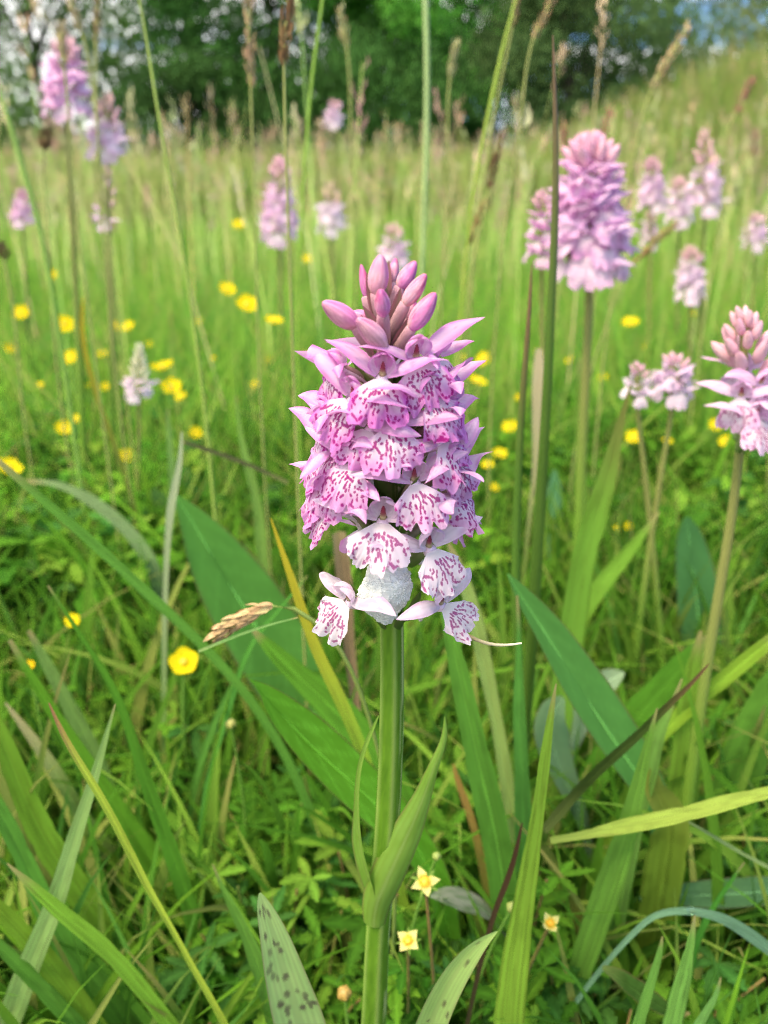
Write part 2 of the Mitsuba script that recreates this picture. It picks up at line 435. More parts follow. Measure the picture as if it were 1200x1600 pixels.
def bud_mesh(rng, n=26, sides=30, rosy=0.6):
    """a closed bud along +z, length 1, widest 0.30 of it"""
    t = np.linspace(0, 1, n)
    rad = 0.285 * np.clip(np.sin(PI * np.clip(t * 0.97 + 0.015, 0, 1) ** 0.9), 0, 1) ** 0.60 * (1 - 0.18 * t)
    rad[0] = rad[-1] = 0.0
    ang = np.arange(sides) / sides * 2 * PI
    seam = 1 + 0.06 * np.cos(3 * ang + 0.6) - 0.13 * np.exp(-((np.cos(3 * ang / 2 + 0.9)) / 0.16) ** 2)
    x = rad[:, None] * np.cos(ang)[None] * seam[None] + 0.10 * (t ** 2)[:, None]
    y = rad[:, None] * np.sin(ang)[None] * seam[None]
    z = np.broadcast_to(t[:, None], x.shape)
    v = np.stack([x, y, z], -1).reshape(-1, 3)
    i, j = np.meshgrid(np.arange(n - 1), np.arange(sides), indexing='ij')
    i, j = i.ravel(), j.ravel()
    k = (j + 1) % sides
    f = np.vstack([np.stack([i * sides + j, i * sides + k, (i + 1) * sides + k], 1), np.stack([i * sides + j, (i + 1) * sides + k, (i + 1) * sides + j], 1)])
    tt, aa = np.repeat(t, sides), np.tile(ang, n)
    mott = meshkit.fbm(np.stack([np.cos(aa) * 2, np.sin(aa) * 2, tt * 5 + rng.uniform(0, 40)], -1), 3)
    cream, rose, lilac = np.array([0.62, 0.33, 0.43]), np.array([0.56, 0.06, 0.22]), np.array([0.56, 0.15, 0.47])
    k1 = np.clip(smooth(0.45, 1.0, tt) * 0.9 + 2.6 * (mott - 0.48), 0, 1)
    c = lerp(lerp(cream, (0.62, 0.52, 0.34), 0.5 * (1 - smooth(0, 0.3, tt))), rose, k1 * rosy)
    c = lerp(c, lilac, 0.75 * smooth(-0.2, 0.9, np.cos(aa + rng.uniform(0, 6))) * (1 - 0.4 * tt))
    c = c * (1 + 0.14 * np.cos(aa * 14 + 5 * mott) * smooth(0, .3, tt))[:, None]
    c = lerp(c, (0.44, 0.05, 0.20), 0.75 * np.exp(-((np.cos(3 * aa / 2 + 0.9)) / 0.2) ** 2) * smooth(0.3, 0.9, tt))
    return v, f, c


def axis_to(d, hint=(0, -1, 0)):
    d = unit(d)
    x = unit(np.cross(hint, d))
    return np.stack([x, np.cross(d, x), d], 1)


orchid = thing('spotted_orchid', 'sharp pink orchid in front with magenta dashed lips and rosy buds on top', 'orchid')


def main_orchid():
    rng = R(11)
    # the stem: three-edged, green, paler ridges, thinner in the flower spike
    knots = [(598, 425, 10), (601, 520, 15), (604, 640, 24), (607, 800, 30), (611, 950, 36), (612, 1030, 36), (609, 1200, 37), (602, 1320, 37), (591, 1440, 36), (585, 1560, 37), (578, 1700, 38), (574, 1900, 38)]
    pts = np.array([[*P(x, y, YO), w * metres(x, y, YO) / 2] for x, y, w in knots])
    foot = pts[-1].copy()
    foot[2] = -0.01
    pts = np.vstack([pts, foot])
    sp = spline(pts, 220)
    v, f, t = tube(sp[:, :3], sp[:, 3], 48, 0.0)
    body = v[:-2].reshape(-1, 48, 3)
    ang = np.arange(48) / 48 * 2 * PI
    ridge = 0.10 * np.abs(np.cos(2.5 * ang + 0.5)) ** 6 + 0.025 * np.cos(11 * ang)
    body += (body - sp[:, None, :3]) * ridge[None, :, None]
    v[:-2] = body.reshape(-1, 3)
    A = np.concatenate([np.tile(ang, 220), [0, 0]])
    zz = v[:, 2]
    mott = meshkit.fbm(np.stack([A * 3, zz * 300, A * 0], -1), 3)
    green = lerp((0.060, 0.150, 0.010), (0.12, 0.26, 0.022), mott)
    green = lerp(green, (0.30, 0.40, 0.09), 0.6 * np.abs(np.cos(2.5 * A + 0.5)) ** 10)
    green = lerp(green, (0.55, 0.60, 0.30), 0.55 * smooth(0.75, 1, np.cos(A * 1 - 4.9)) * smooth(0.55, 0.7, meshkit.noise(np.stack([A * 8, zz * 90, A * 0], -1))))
    green = lerp(green, (0.20, 0.11, 0.13), 0.65 * smooth(0.215, 0.262, zz))
    put(child(orchid, 'stem'), v, f, green, 'stem_material')

    def axis_at(z):
        k = np.argmin(np.abs(sp[:, 2] - z))
        return sp[k, :3]

    # flowers: pixel of the lip's top, azimuth, size, roll, pinkness, pitch
    list_ = [(652, 560, 22, 1.08, -12, .72, 5, 3), (597, 588, -6, 1.08, 6, .78, 0, 3), (550, 622, -42, 1.08, 22, .72, 0, 3), (668, 618, 40, 1.08, -16, .75, 0, 3),
             (533, 574, -66, .90, 10, .80, 8, 3), (684, 558, 62, .88, -10, .72, 10, 2),
             (612, 664, 2, 1.10, 0, .62, -4, 3), (686, 690, 46, 1.0, -16, .58, 0, 3), (556, 722, -30, 1.08, 10, .55, 0, 3),
             (648, 752, 14, 1.08, -6, .42, -4, 3), (598, 812, -4, 1.16, 4, .10, -4, 3), (672, 855, 26, 1.16, -12, .08, 2, 3),
             (528, 790, -58, 1.12, 24, .55, -6, 3), (706, 770, 60, 1.12, -18, .50, 0, 3), (545, 938, -50, 1.15, 8, .04, 4, 3), (690, 944, 46, 1.08, -10, .10, 0, 3),
             (520, 655, -82, 1.12, 6, .74, 4, 2), (512, 700, -78, 1.12, 8, .70, 0, 2), (510, 750, -80, 1.12, 8, .60, 0, 2),
             (690, 612, 78, 1.12, -4, .70, 4, 2), (694, 655, 74, 1.12, -6, .66, 0, 2), (704, 735, 80, 1.12, -4, .50, 4, 2),
             (577, 668, -30, .95, 10, .70, 2, 3), (702, 722, 56, 1.0, -14, .55, 0, 2), (536, 698, -54, 1.0, 12, .64, 0, 2), (532, 748, -50, 1.0, 16, .56, 0, 2)]
    for kk in range(9):
        list_.append((605 + rng.uniform(-20, 20), 560 + 36 * kk, 180 + 75 * math.sin(kk * 2.4), 1.0, 0, .6, 0, 1))
    for i, (px, py, az, s, roll, pink, pitch, det) in enumerate(list_):
        fr_rng = R(100 + i)
        a = math.radians(az)
        rad = 0.0105 if py < 900 else 0.0115
        if py < 580:
            rad = 0.0085
        o = P(px, py, YO - rad * math.cos(a)) if det > 1 else None
        if det == 1:
            z = P(605, py, YO)[2]
            o = axis_at(z) + rad * np.array([math.sin(a), -math.cos(a), 0])
        narrow = {12: 0.62, 14: 0.88, 15: 0.78, 13: 0.8}.get(i, fr_rng.uniform(0.9, 1.03))
        fr = frame(o, a, math.radians(pitch), -math.radians(roll), s * 0.001)
        fl = child(orchid, 'flower')
        lower = py > 930
        for name, v, f, c, m in flower_pieces(fr_rng, pink, det, True, narrow, stalk=rad * 1000 / s, deep=1.0 if pink > 0.2 else 0.9, fwd=float(smooth(48, 68, abs(az))) if det > 1 else 0.0, swing={14: -0.42, 15: 0.55}.get(i, 0.0)):
            put(child(fl, name), apply(fr, v), f, c, m)
        # the bract below it: green, tinged purple, narrow
        ax = axis_at(o[2] - (0.0075 if py < 850 else 0.0110))
        out = np.array([math.sin(a), -math.cos(a), 0])
        side = np.array([math.cos(a), math.sin(a), 0]) * fr_rng.normal(0, 0.15)
        ln = (0.013 if py > 780 else 0.009) * fr_rng.uniform(0.85, 1.2)
        path = [ax + out * 0.0012, ax + (out * 0.32 + side) * ln + [0, 0, ln * 0.38], ax + (out * 0.58 + side * 1.6) * ln + [0, 0, ln * 0.75], ax + (out * 0.72 + side * 2.6) * ln + [0, 0, ln * 1.1]]
        v, f, c = lance(path, 0.0032, [0, 0, 1], fr_rng, (0.13, 0.25, 0.05), (0.17, 0.20, 0.07), 12, 5, 0.45)
        put(child(orchid, 'bract'), v, f, c, 'leaf_material')

    # buds: base pixel, tip pixel, width, how far in front of the axis
    buds = [(558, 512, 508, 466, 46, .006, .35), (601, 543, 563, 493, 44, .0105, .4), (598, 495, 600, 452, 34, .010, .8), (586, 462, 602, 399, 44, .003, .55),
            (573, 468, 567, 412, 20, .001, .9), (622, 452, 654, 411, 34, .001, .75), (630, 478, 670, 431, 34, .005, .8), (640, 516, 686, 461, 42, .006, .8),
            (634, 500, 652, 470, 26, .001, .7), (610, 446, 622, 404, 24, -.004, .9), (594, 436, 590, 404, 26, -.003, .7), (580, 500, 545, 486, 30, -.004, .5), (625, 510, 648, 480, 30, -.006, .5)]
    for i, (bx, by, tx, ty, w, front, rosy) in enumerate(buds):
        g = R(300 + i)
        b, tip = P(bx, by, YO - front), P(tx, ty, YO - front * 1.25)
        ln = np.linalg.norm(tip - b)
        v, f, c = bud_mesh(g, rosy=rosy)
        wid = w * metres(bx, by, YO - front) / (0.60 * ln) * 0.85
        M = axis_to(tip - b)
        v = (v * [ln * wid, ln * wid, ln]) @ M.T + b
        put(child(orchid, 'bud'), v, f, c, 'bud_material')
        ax = axis_at(b[2] - 0.007)
        pts2 = spline([ax, (ax * 0.45 + b * 0.55) + [0, 0, -0.0005], b + (tip - b) * 0.08], 8)
        v, f, t = tube(pts2, np.array([0.8, 1, 1.15, 1.2, 1.2, 1.2, 1.15, 1.0]) * 0.00095, 8)
        put(child(orchid, 'bud_stalk'), v, f, lerp((0.20, 0.16, 0.09), (0.50, 0.28, 0.34), t), 'stem_material')
        side = np.array([g.normal(0, .25), 0, 0])
        d = unit(b - ax)
        path = [ax, ax + (d + side * 0.3) * 0.005, ax + (unit(d + [0, 0, .35]) + side * 0.5) * 0.011]
        v, f, c = lance(path, 0.0026, [0, -0.6, 0.5], g, (0.26, 0.20, 0.14), (0.34, 0.13, 0.17), 10, 5, 0.4)
        put(child(orchid, 'bract'), v, f, c, 'leaf_material')
    # a withered thread standing out of the lowest right flower
    pts2 = spline([P(728, 992, YO - .008), P(757, 1004, YO - .008), P(783, 1008, YO - .008), P(815, 1005, YO - .008)], 12)
    v, f, t = tube(pts2, np.array([.5, .5, .45, .4, .4, .4, .35, .35, .3, .3, .25, .2]) * 0.0009, 6)
    put(child(orchid, 'withered_bract'), v, f, lerp((0.20, 0.16, 0.06), (0.70, 0.66, 0.48), t), 'dry_material')

    # leaves on the stem
    def stem_leaf(name, knots, yoff, base, edge, fold, twist0, hint, spots=0, across=15, n=60, mid=(0.30, 0.42, 0.14), sg=0):
        g = R(400 + sg)
        pts = np.array([[*P(x, y, YO - o), w * metres(x, y, YO - o)] for (x, y, w), o in zip(knots, yoff)])
        q = spline(pts, n)
        v, f, t, a = ribbon(q[:, :3], q[:, 3], hint, across, 0.0, fold, np.linspace(twist0, 0, n), 0.012, g)
        k = meshkit.fbm(np.stack([a * 3, t * 14, a * 0 + sg], -1), 3)
        c = lerp(base, edge, k)
        c = c * (1 + 0.07 * np.cos(a * 26))[:, None]
        c = lerp(c, mid, 0.55 * np.exp(-(a / 0.10) ** 2))
        c = lerp(c, (0.20, 0.10, 0.07), 0.6 * smooth(0.88, 1.0, np.abs(a)))
        if spots:
            m = np.zeros(len(a))
            for _ in range(spots):
                ca, ct = g.uniform(-0.8, 0.8), g.uniform(0.0, 0.97)
                m = np.maximum(m, (1 - smooth(0.45, 1.2, np.hypot((a - ca) / g.uniform(0.09, 0.20), (t - ct) / g.uniform(0.006, 0.012)))) * g.uniform(0.6, 1))
            c = lerp(c, (0.085, 0.055, 0.065), m * 0.85)
        key = child(orchid, name)
        put(key, v, f, c, 'leaf_material')
        return key

    k = stem_leaf('leaf', [(584, 1450, 34), (586, 1425, 44), (600, 1385, 54), (630, 1320, 50), (664, 1240, 27), (684, 1185, 15), (695, 1150, 10), (695, 1120, 2)],
              [.0035, .004, .0045, .004, .004, .004, .003, .002], (0.20, 0.37, 0.045), (0.27, 0.45, 0.08), -0.55, 0.35, [0.25, -1, 0.3], sg=1)
    labels[k] = {'label': 'green sheathing leaf clasping the stem and pointing up to the right'}
    k = stem_leaf('leaf', [(584, 1400, 22), (574, 1365, 24), (563, 1320, 22), (559, 1260, 11), (565, 1190, 8), (578, 1150, 7), (592, 1118, 2)],
              [.002, .003, .003, .003, .003, .003, .003], (0.19, 0.36, 0.045), (0.25, 0.42, 0.07), 0.6, 0.2, [-0.6, -1, 0.2], sg=2)
    labels[k] = {'label': 'thin green stem leaf curling up on the left of the stem'}
    k = stem_leaf('leaf', [(540, 1850, 60), (496, 1700, 80), (466, 1590, 76), (442, 1510, 60), (421, 1440, 36), (410, 1408, 18), (406, 1395, 4)],
              [0, .008, .014, .017, .018, .018, .018], (0.30, 0.48, 0.15), (0.40, 0.56, 0.22), 0.30, 0.0, [0.2, -1, 0.55], spots=95, across=41, n=150, sg=3)
    labels[k] = {'label': 'pale green basal leaf with dark purple blotches on the left'}
    k = stem_leaf('leaf', [(600, 1850, 44), (640, 1690, 48), (676, 1590, 46), (706, 1530, 40), (735, 1490, 30), (758, 1468, 16), (777, 1455, 2)],
              [0, .008, .012, .013, .013, .013, .013], (0.29, 0.47, 0.13), (0.38, 0.54, 0.18), 0.9, -0.5, [-0.3, -1, 0.5], spots=26, across=31, n=110, sg=4)
    labels[k] = {'label': 'narrow pale leaf with a few dark blotches on the right'}


main_orchid()


def foam():
    key = thing('spittle_foam', 'white frothy blob of insect spittle hanging under the lowest lips of the front orchid', 'foam')
    g = R(21)
    c0 = P(602, 924, YO - 0.0085)
    m = trimesh.creation.icosphere(subdivisions=4)
    v = np.array(m.vertices)
    v += 0.04 * (meshkit.fbm(v * 3 + 5, 3)[:, None] - 0.5) * v
    z = v[:, 2]
    r = 1 - 0.25 * smooth(0.1, -1, z)
    v = v * np.stack([0.0047 * r, 0.0037 * r, 0.0062 + 0 * z], 1)
    v[:, 0] += 0.0006 * np.sin(z * 3)
    v += v * (0.22 * (meshkit.noise(v * 420 + 3)[:, None] - 0.5) + 0.10 * (meshkit.noise(v * 1300)[:, None] - 0.5))
    scene[child(key, 'core')] = mikit.ply((v + c0, m.faces), 'foam_material', smooth=True)
    b = trimesh.creation.icosphere(subdivisions=2)
    bm = Mesh()
    idx = g.choice(len(v), 2000, replace=False)
    for i in idx:
        rr = 0.00010 + 0.00016 * g.random() ** 2.5
        bm.add(np.array(b.vertices) * rr + v[i] * (1 + 0.25 * rr / 0.004) + c0, b.faces, (1, 1, 1))
    k = bm.put(child(key, 'bubble'), 'foam_material')
    labels[k] = {'kind': 'stuff'}


foam()


# ------------------------------------------------------------------ orchids behind
def simple_orchid(label, cx, top, bottom, width, Y, stem_to, pink=0.5, tan=0.3, n=26, seed=0, detail=0, sparse=1.0, open_to=0.72, white=0.0, lean=0.0, kindname='meadow_orchid'):
    """an orchid further off: its spike between the photo rows top and bottom; stem_to: the pixel where its stem runs down to"""
    g = R(500 + seed)
    key = thing(kindname, label, 'orchid', None)
    bottom, width = bottom - 0.15 * (bottom - top), width * 1.2           # the lowest lips hang below the spike's foot
    b, t = P(cx, bottom, Y), P(cx + lean, top, Y)
    h = np.linalg.norm(t - b)
    rad = width * metres(cx, (top + bottom) / 2, Y) / 2
    foot = P(*stem_to, Y)
    d = unit(foot - b)
    gz = ground_z(foot[0], Y)
    below = foot.copy()
    if foot[2] > gz:
        below = foot + d * ((foot[2] - gz + 0.01) / max(-d[2], 0.2))
    pts = spline([below, foot * 0.5 + b * 0.5, b, b * 0.3 + t * 0.7, t - (t - b) * 0.1], 24)
    sr = max(0.0016, rad * 0.11)
    v, f, tt = tube(pts, np.linspace(1.3, 0.6, 24) * sr, 10, 0.06, 5)
    put(child(key, 'stem'), v, f, lerp((0.16, 0.30, 0.035), (0.22, 0.24, 0.07), smooth(0.35, 0.7, tt)), 'stem_material')
    ax = unit(t - b)
    nf = int(n * open_to)
    k = 0
    for i in range(nf):
        u = (i + 0.5) / nf * open_to
        a = i * 2.399 + g.normal(0, 0.15)
        if detail == 0 and math.cos(a) < -0.45:
            continue
        if g.random() > sparse:
            continue
        prof = (1 - 0.75 * u ** 1.3)
        o = b + (t - b) * u * 0.96 + rad * 0.50 * prof * np.array([math.sin(a), -math.cos(a), 0])
        sc = rad / 13.5 * (0.70 + 0.40 * prof)
        fr = frame(o, a, g.normal(0, 0.15), g.normal(0, 0.15), sc)
        p2 = np.clip(pink * (0.50 + 0.45 * u) + g.normal(0, 0.06), 0, 1)
        pcs = flower_pieces(g, p2, detail, True, g.uniform(0.85, 1.05), stalk=rad * 0.5 * prof / sc)
        if detail >= 1:
            fl = child(key, 'flower')
            for name, v, f, c, m in pcs:
                put(child(fl, name), apply(fr, v), f, c, m)
        else:
            M = Mesh()
            for name, v, f, c, m in pcs[:-1]:
                M.add(apply(fr, v), f, c)
            M.put(child(key, 'flower'), 'petal_material')
    nb = max(8, int(n * (0.9 if open_to < .5 else 0.55)))
    for i in range(nb):
        u = open_to + (1 - open_to) * (i + 0.3) / nb
        a = i * 2.399 + 1
        q = (u - open_to) / (1 - open_to)
        w = rad * (0.26 - 0.20 * q)
        o = b + (t - b) * (u - 0.03) + w * np.array([math.sin(a), -math.cos(a), 0])
        dd = unit(np.array([math.sin(a), -math.cos(a), 0]) * (0.85 - 0.6 * q) + ax)
        v, f, c = bud_mesh(g, 8, 8, 0.7)
        c = lerp(c, (0.74, 0.52, 0.60), 0.45)
        c = lerp(c, (0.66, 0.48, 0.30), tan * g.uniform(0.6, 1.2))
        c = lerp(c, (0.74, 0.74, 0.50), white * 0.9)
        ln = rad * (0.52 - 0.22 * q)
        put(child(key, 'bud'), (v * [ln * 0.8, ln * 0.8, ln]) @ axis_to(dd).T + o, f, c, 'bud_material')
    return key


simple_orchid('large lilac orchid in full flower at right, behind the tall dark rush', 922, 222, 436, 136, 0.42, (905, 850), .58, .05, 46, 1, 1, open_to=.80)
simple_orchid('smaller deep pink orchid half hidden left of the large lilac one', 846, 300, 420, 58, 0.46, (850, 760), .85, .15, 22, 2)
k4 = simple_orchid('half opened pink orchid with peach buds cut by the right edge', 1160, 496, 672, 156, 0.235, (1082, 1230), .60, .22, 24, 3, 2, open_to=.45, sparse=.9, lean=4)
simple_orchid('pale lilac orchid with pink tip left of centre, above the front orchid', 437, 248, 385, 64, 0.90, (440, 560), .50, .2, 30, 4)
simple_orchid('short white orchid with a tan tip beside the pale lilac one', 517, 286, 366, 54, 1.0, (525, 520), .08, .7, 18, 5, open_to=.5)
simple_orchid('pale pink orchid half hidden right behind the tip of the front orchid', 614, 354, 425, 54, 1.1, (612, 560), .35, .4, 18, 6)
simple_orchid('tallest pink orchid at upper left with a grass head before it', 103, 62, 182, 82, 0.60, (118, 480), .72, .25, 30, 7, open_to=.68)
simple_orchid('pale orchid with brownish buds just below the tallest one at left', 168, 152, 248, 72, 0.62, (172, 500), .32, .5, 22, 8, open_to=.5)
simple_orchid('small purple pink orchid near the left edge', 36, 298, 352, 42, 0.90, (42, 480), .75, .1, 20, 9)
simple_orchid('sparse orchid with a few purple flowers on a brown stem at left', 168, 262, 366, 52, 0.60, (182, 620), .55, .4, 12, 10, open_to=.3, sparse=.8)
simple_orchid('small far pale pink orchid head above the centre', 522, 160, 198, 36, 1.5, (520, 330), .30, .3, 16, 11)
simple_orchid('lilac orchid left in the far group at upper right', 1018, 248, 332, 48, 0.80, (1015, 500), .50, .15, 26, 12)
simple_orchid('tall orchid with reddish tip in the far group at upper right', 1101, 205, 342, 62, 0.75, (1095, 520), .38, .35, 28, 13, open_to=.55)
simple_orchid('pale orchid low in the middle of the far group at upper right', 1061, 280, 352, 52, 0.85, (1058, 500), .28, .3, 18, 14)
simple_orchid('small pinkish white orchid standing alone below the far right group', 1079, 388, 474, 54, 0.75, (1078, 620), .25, .3, 24, 15)
simple_orchid('dull purple orchid spike lowest left in the far right group', 1015, 330, 392, 32, 0.95, (1012, 500), .70, .5, 18, 16)
simple_orchid('small pale orchid at the far right edge, level with the lilac group', 1180, 336, 386, 46, 0.90, (1172, 520), .35, .4, 16, 17)
simple_orchid('greenish white orchid in tight bud among buttercups at left', 218, 540, 622, 52, 0.55, (215, 820), .0, .1, 30, 18, open_to=.22, white=1.0)
simple_orchid('short lilac white orchid opening behind the half opened one at right', 1052, 560, 618, 74, 0.36, (1030, 780), .38, .15, 12, 19, 1, open_to=.7)
simple_orchid('low white orchid flowers at the tip of a brown tipped blade', 996, 570, 626, 54, 0.36, (1012, 800), .06, .1, 9, 20, 1, open_to=.6)


# ------------------------------------------------------------------ grass blades, rushes, leaves
GREEN, DEEP, YELLOW, PALE, BLUE, OLIVE, STRAW, DARK = (0.20, 0.40, 0.035), (0.11, 0.29, 0.03), (0.32, 0.48, 0.04), (0.36, 0.54, 0.16), (0.20, 0.37, 0.22), (0.22, 0.24, 0.04), (0.55, 0.46, 0.24), (0.05, 0.09, 0.02)


def blade(label, knots, Y, col, tip=None, name='grass', cat='grass', group=None, hint=None, fold=0.22, across=21, n=60, dY=0.0, cup=0.0, tip_at=0.3, seed=None, material='grass_material', streak=0.16, mid=0.12, to_ground=True, tipfirst=True, margin=None):
    """a single blade through photo pixels (x, y, width), tip first; dY: how much nearer (+) its foot stands than its tip"""
    seed = int(abs(knots[0][0]) * 7 + knots[0][1]) if seed is None else seed
    g = R(seed)
    m = len(knots)
    ys = [Y - dY * i / (m - 1) for i in range(m)]
    pts = [[*P(x, y, yy), max(w, 1.2) * metres(x, y, yy)] for (x, y, w), yy in zip(knots, ys)]
    if to_ground and pts[-1][2] > 0.012:
        last, prev = np.array(pts[-1]), np.array(pts[-2])
        d = unit(last[:3] - prev[:3])
        d = unit(d + [0, 0, -0.6])
        gz = ground_z(last[0], last[1])
        ln = (last[2] - gz + 0.004) / max(-d[2], 0.3)
        pts.append([*(last[:3] + d * ln * 0.5), last[3] * 0.95])
        e = last[:3] + d * ln + [0, 0, -0.2 * ln]
        e[2] = gz - 0.004
        pts.append([*e, last[3] * 0.7])
    q = spline(pts, n)
    tq = np.linspace(0, 1, n)
    q[:, 3] *= 1 + 0.16 * (meshkit.noise(np.stack([tq * 9, tq * 0 + seed, tq * 0], -1)) - 0.5) - 0.10 * smooth(0.80, 0.9, meshkit.noise(np.stack([tq * 30, tq * 0 + seed, tq * 0], -1)))
    h = TOCAM(q[n // 3, :3]) + [0, 0, 0.35] if hint is None else np.asarray(hint, float)
    v, f, t, a = ribbon(q[:, :3], q[:, 3], h, across, fold, cup, np.sin(np.linspace(0, 2, n) + g.uniform(0, 6)) * 0.25, 0.01, g)
    base = jitter(g, np.asarray(col) * 0.88, 0.06)
    k = meshkit.fbm(np.stack([a * 2.0, t * 9, a * 0 + seed], -1), 3)
    c = base * (0.80 + 0.40 * k)[:, None]
    veins = np.cos(a * PI * 5.5) * 0.6 + np.cos(a * PI * 9.3 + 1) * 0.4
    rib = meshkit.noise(np.stack([a * 16 + 40, t * 2.2, a * 0 + seed], -1)) - 0.5
    blot = smooth(0.62, 0.75, meshkit.noise(np.stack([a * 3 + 9, t * 26, a * 0 + seed], -1)))
    c = c * (1 + streak * veins + 0.45 * rib - 0.18 * blot)[:, None]
    c = lerp(c, np.minimum(base * 1.9 + 0.03, 1), mid * np.exp(-(a / 0.12) ** 2))
    c = lerp(c, np.asarray((0.36, 0.42, 0.12)), 0.35 * smooth(0.7, 1.0, t))
    if tip is not None:
        c = lerp(c, tip, (1 - smooth(0.0, tip_at, t)) * (0.75 + 0.25 * k))
    else:
        c = lerp(c, (0.42, 0.33, 0.16), (1 - smooth(0.0, g.uniform(.02, .10), t)) * 0.8)
    if margin is not None:
        c = lerp(c, margin, 0.8 * smooth(0.90, 1.0, np.abs(a)))
    key = thing(name, label, cat, group)
    put(key, v, f, c, material)
    return key


B = blade
# left foreground
B('broad pale blade crossing upright over the yellow one at bottom left', [(180, 1100, 2), (163, 1160, 9), (144, 1225, 15), (113, 1320, 24), (86, 1409, 30), (45, 1510, 38), (11, 1600, 42), (-40, 1720, 42)], .165, PALE, seed=3)
B('slim yellow blade with a reddish tip slanting down to the bottom', [(76, 1098, 2), (105, 1160, 9), (144, 1225, 12), (199, 1326, 13), (232, 1390, 11), (262, 1442, 9), (305, 1520, 10), (349, 1600, 12), (380, 1680, 13)], .155, (0.50, 0.66, 0.07), tip=(0.45, 0.16, 0.12), tip_at=.12, fold=.5)
B('long dark green blade arching from the middle left to the bottom', [(75, 915, 3), (131, 1000, 8), (176, 1075, 12), (225, 1210, 19), (277, 1360, 26), (322, 1484, 34), (394, 1600, 44), (470, 1720, 46)], .205, DEEP)
B('bright folded blade bent at the tip across the lower left', [(11, 1349, 2), (45, 1380, 12), (94, 1424, 21), (157, 1476, 25), (217, 1540, 24), (270, 1610, 24), (330, 1720, 24)], .16, (0.20, 0.40, 0.04))
B('wide bright blade from the left edge under the pale one', [(-60, 1030, 10), (0, 1150, 30), (56, 1285, 38), (124, 1394, 42), (202, 1502, 44), (250, 1600, 42), (300, 1720, 42)], .20, GREEN)
B('wide mid green blade lying along the lower left edge', [(-50, 1190, 8), (0, 1270, 24), (45, 1360, 30), (100, 1470, 38), (180, 1570, 42), (230, 1650, 42), (300, 1760, 40)], .185, (0.14, 0.36, 0.05))
B('green blade running into the bottom left corner', [(-60, 1370, 10), (0, 1424, 26), (75, 1506, 32), (124, 1570, 32), (170, 1640, 32)], .168, GREEN)
B('bluish blade lowest in the bottom left corner', [(-40, 1440, 8), (0, 1480, 18), (60, 1540, 26), (130, 1620, 28)], .163, (0.14, 0.36, 0.05))
B('long green blade behind the yellow one at lower left', [(15, 1000, 6), (90, 1124, 20), (161, 1232, 28), (240, 1349, 36), (290, 1460, 42), (335, 1580, 46), (380, 1700, 46)], .225, (0.15, 0.38, 0.03))
B('pale blurred blade falling from the middle left behind the others', [(45, 985, 6), (80, 1050, 18), (112, 1112, 24), (150, 1190, 26), (190, 1290, 24), (215, 1380, 24)], .27, (0.22, 0.42, 0.10))
B('short pale blade with a straw tip near the left edge', [(8, 1098, 3), (40, 1140, 12), (79, 1195, 18), (124, 1270, 24), (180, 1350, 24)], .25, (0.22, 0.38, 0.10), tip=STRAW, tip_at=.4)
B('thin blade rising right of the low buttercup', [(376, 1043, 2), (345, 1109, 10), (315, 1187, 12), (296, 1292, 10)], .27, (0.16, 0.40, 0.06))
B('short bright blade left of the dark spotted leaf', [(332, 1350, 2), (352, 1396, 9), (375, 1442, 18), (400, 1502, 25), (430, 1600, 28), (450, 1690, 28)], .172, (0.20, 0.42, 0.06))
B('long arching blade from the left edge past the big leaf', [(-20, 705, 4), (24, 744, 11), (140, 844, 15), (225, 922, 16), (296, 988, 15), (380, 1080, 14), (440, 1170, 14)], .235, (0.13, 0.35, 0.05))
B('grey green blurred blade arching at the middle left', [(40, 752, 5), (90, 757, 11), (130, 775, 16), (200, 830, 20), (235, 880, 20), (250, 930, 18)], .42, (0.26, 0.38, 0.18))
B('upright thin straw tipped blade above the big leaf', [(284, 675, 3), (281, 720, 7), (268, 790, 12), (262, 850, 9)], .30, (0.22, 0.40, 0.08), tip=(0.50, 0.55, 0.35), tip_at=.9)
B('orange yellow dying blade left of the front orchid', [(423, 810, 2), (440, 860, 8), (462, 925, 14), (492, 1010, 19), (520, 1070, 21), (560, 1160, 20)], .205, (0.36, 0.58, 0.05), tip=(0.66, 0.50, 0.04), tip_at=.4)
B('thin blade leaning before the sedge head at left', [(465, 965, 2), (430, 974, 4), (380, 990, 5), (310, 1018, 5)], .17, (0.20, 0.40, 0.12), to_ground=False)
B('slender green blade crossing behind the sedge head', [(480, 900, 2), (430, 960, 6), (395, 1005, 8), (372, 1060, 9), (352, 1130, 8), (330, 1200, 7)], .24, (0.12, 0.33, 0.05))
B('yellow blade slanting at the far left', [(130, 465, 3), (128, 510, 7), (140, 580, 8), (165, 660, 9), (200, 760, 9)], .5, (0.26, 0.32, 0.06), tip=(0.60, 0.46, 0.04), tip_at=.5)
B('blurred upright blade at middle left', [(368, 620, 3), (380, 700, 10), (400, 780, 16), (408, 850, 18)], .42, (0.27, 0.48, 0.10))
B('dim brownish bent blade left of the orchid head', [(285, 690, 4), (330, 705, 7), (385, 725, 7), (450, 755, 6)], .32, (0.10, 0.12, 0.05), to_ground=False)
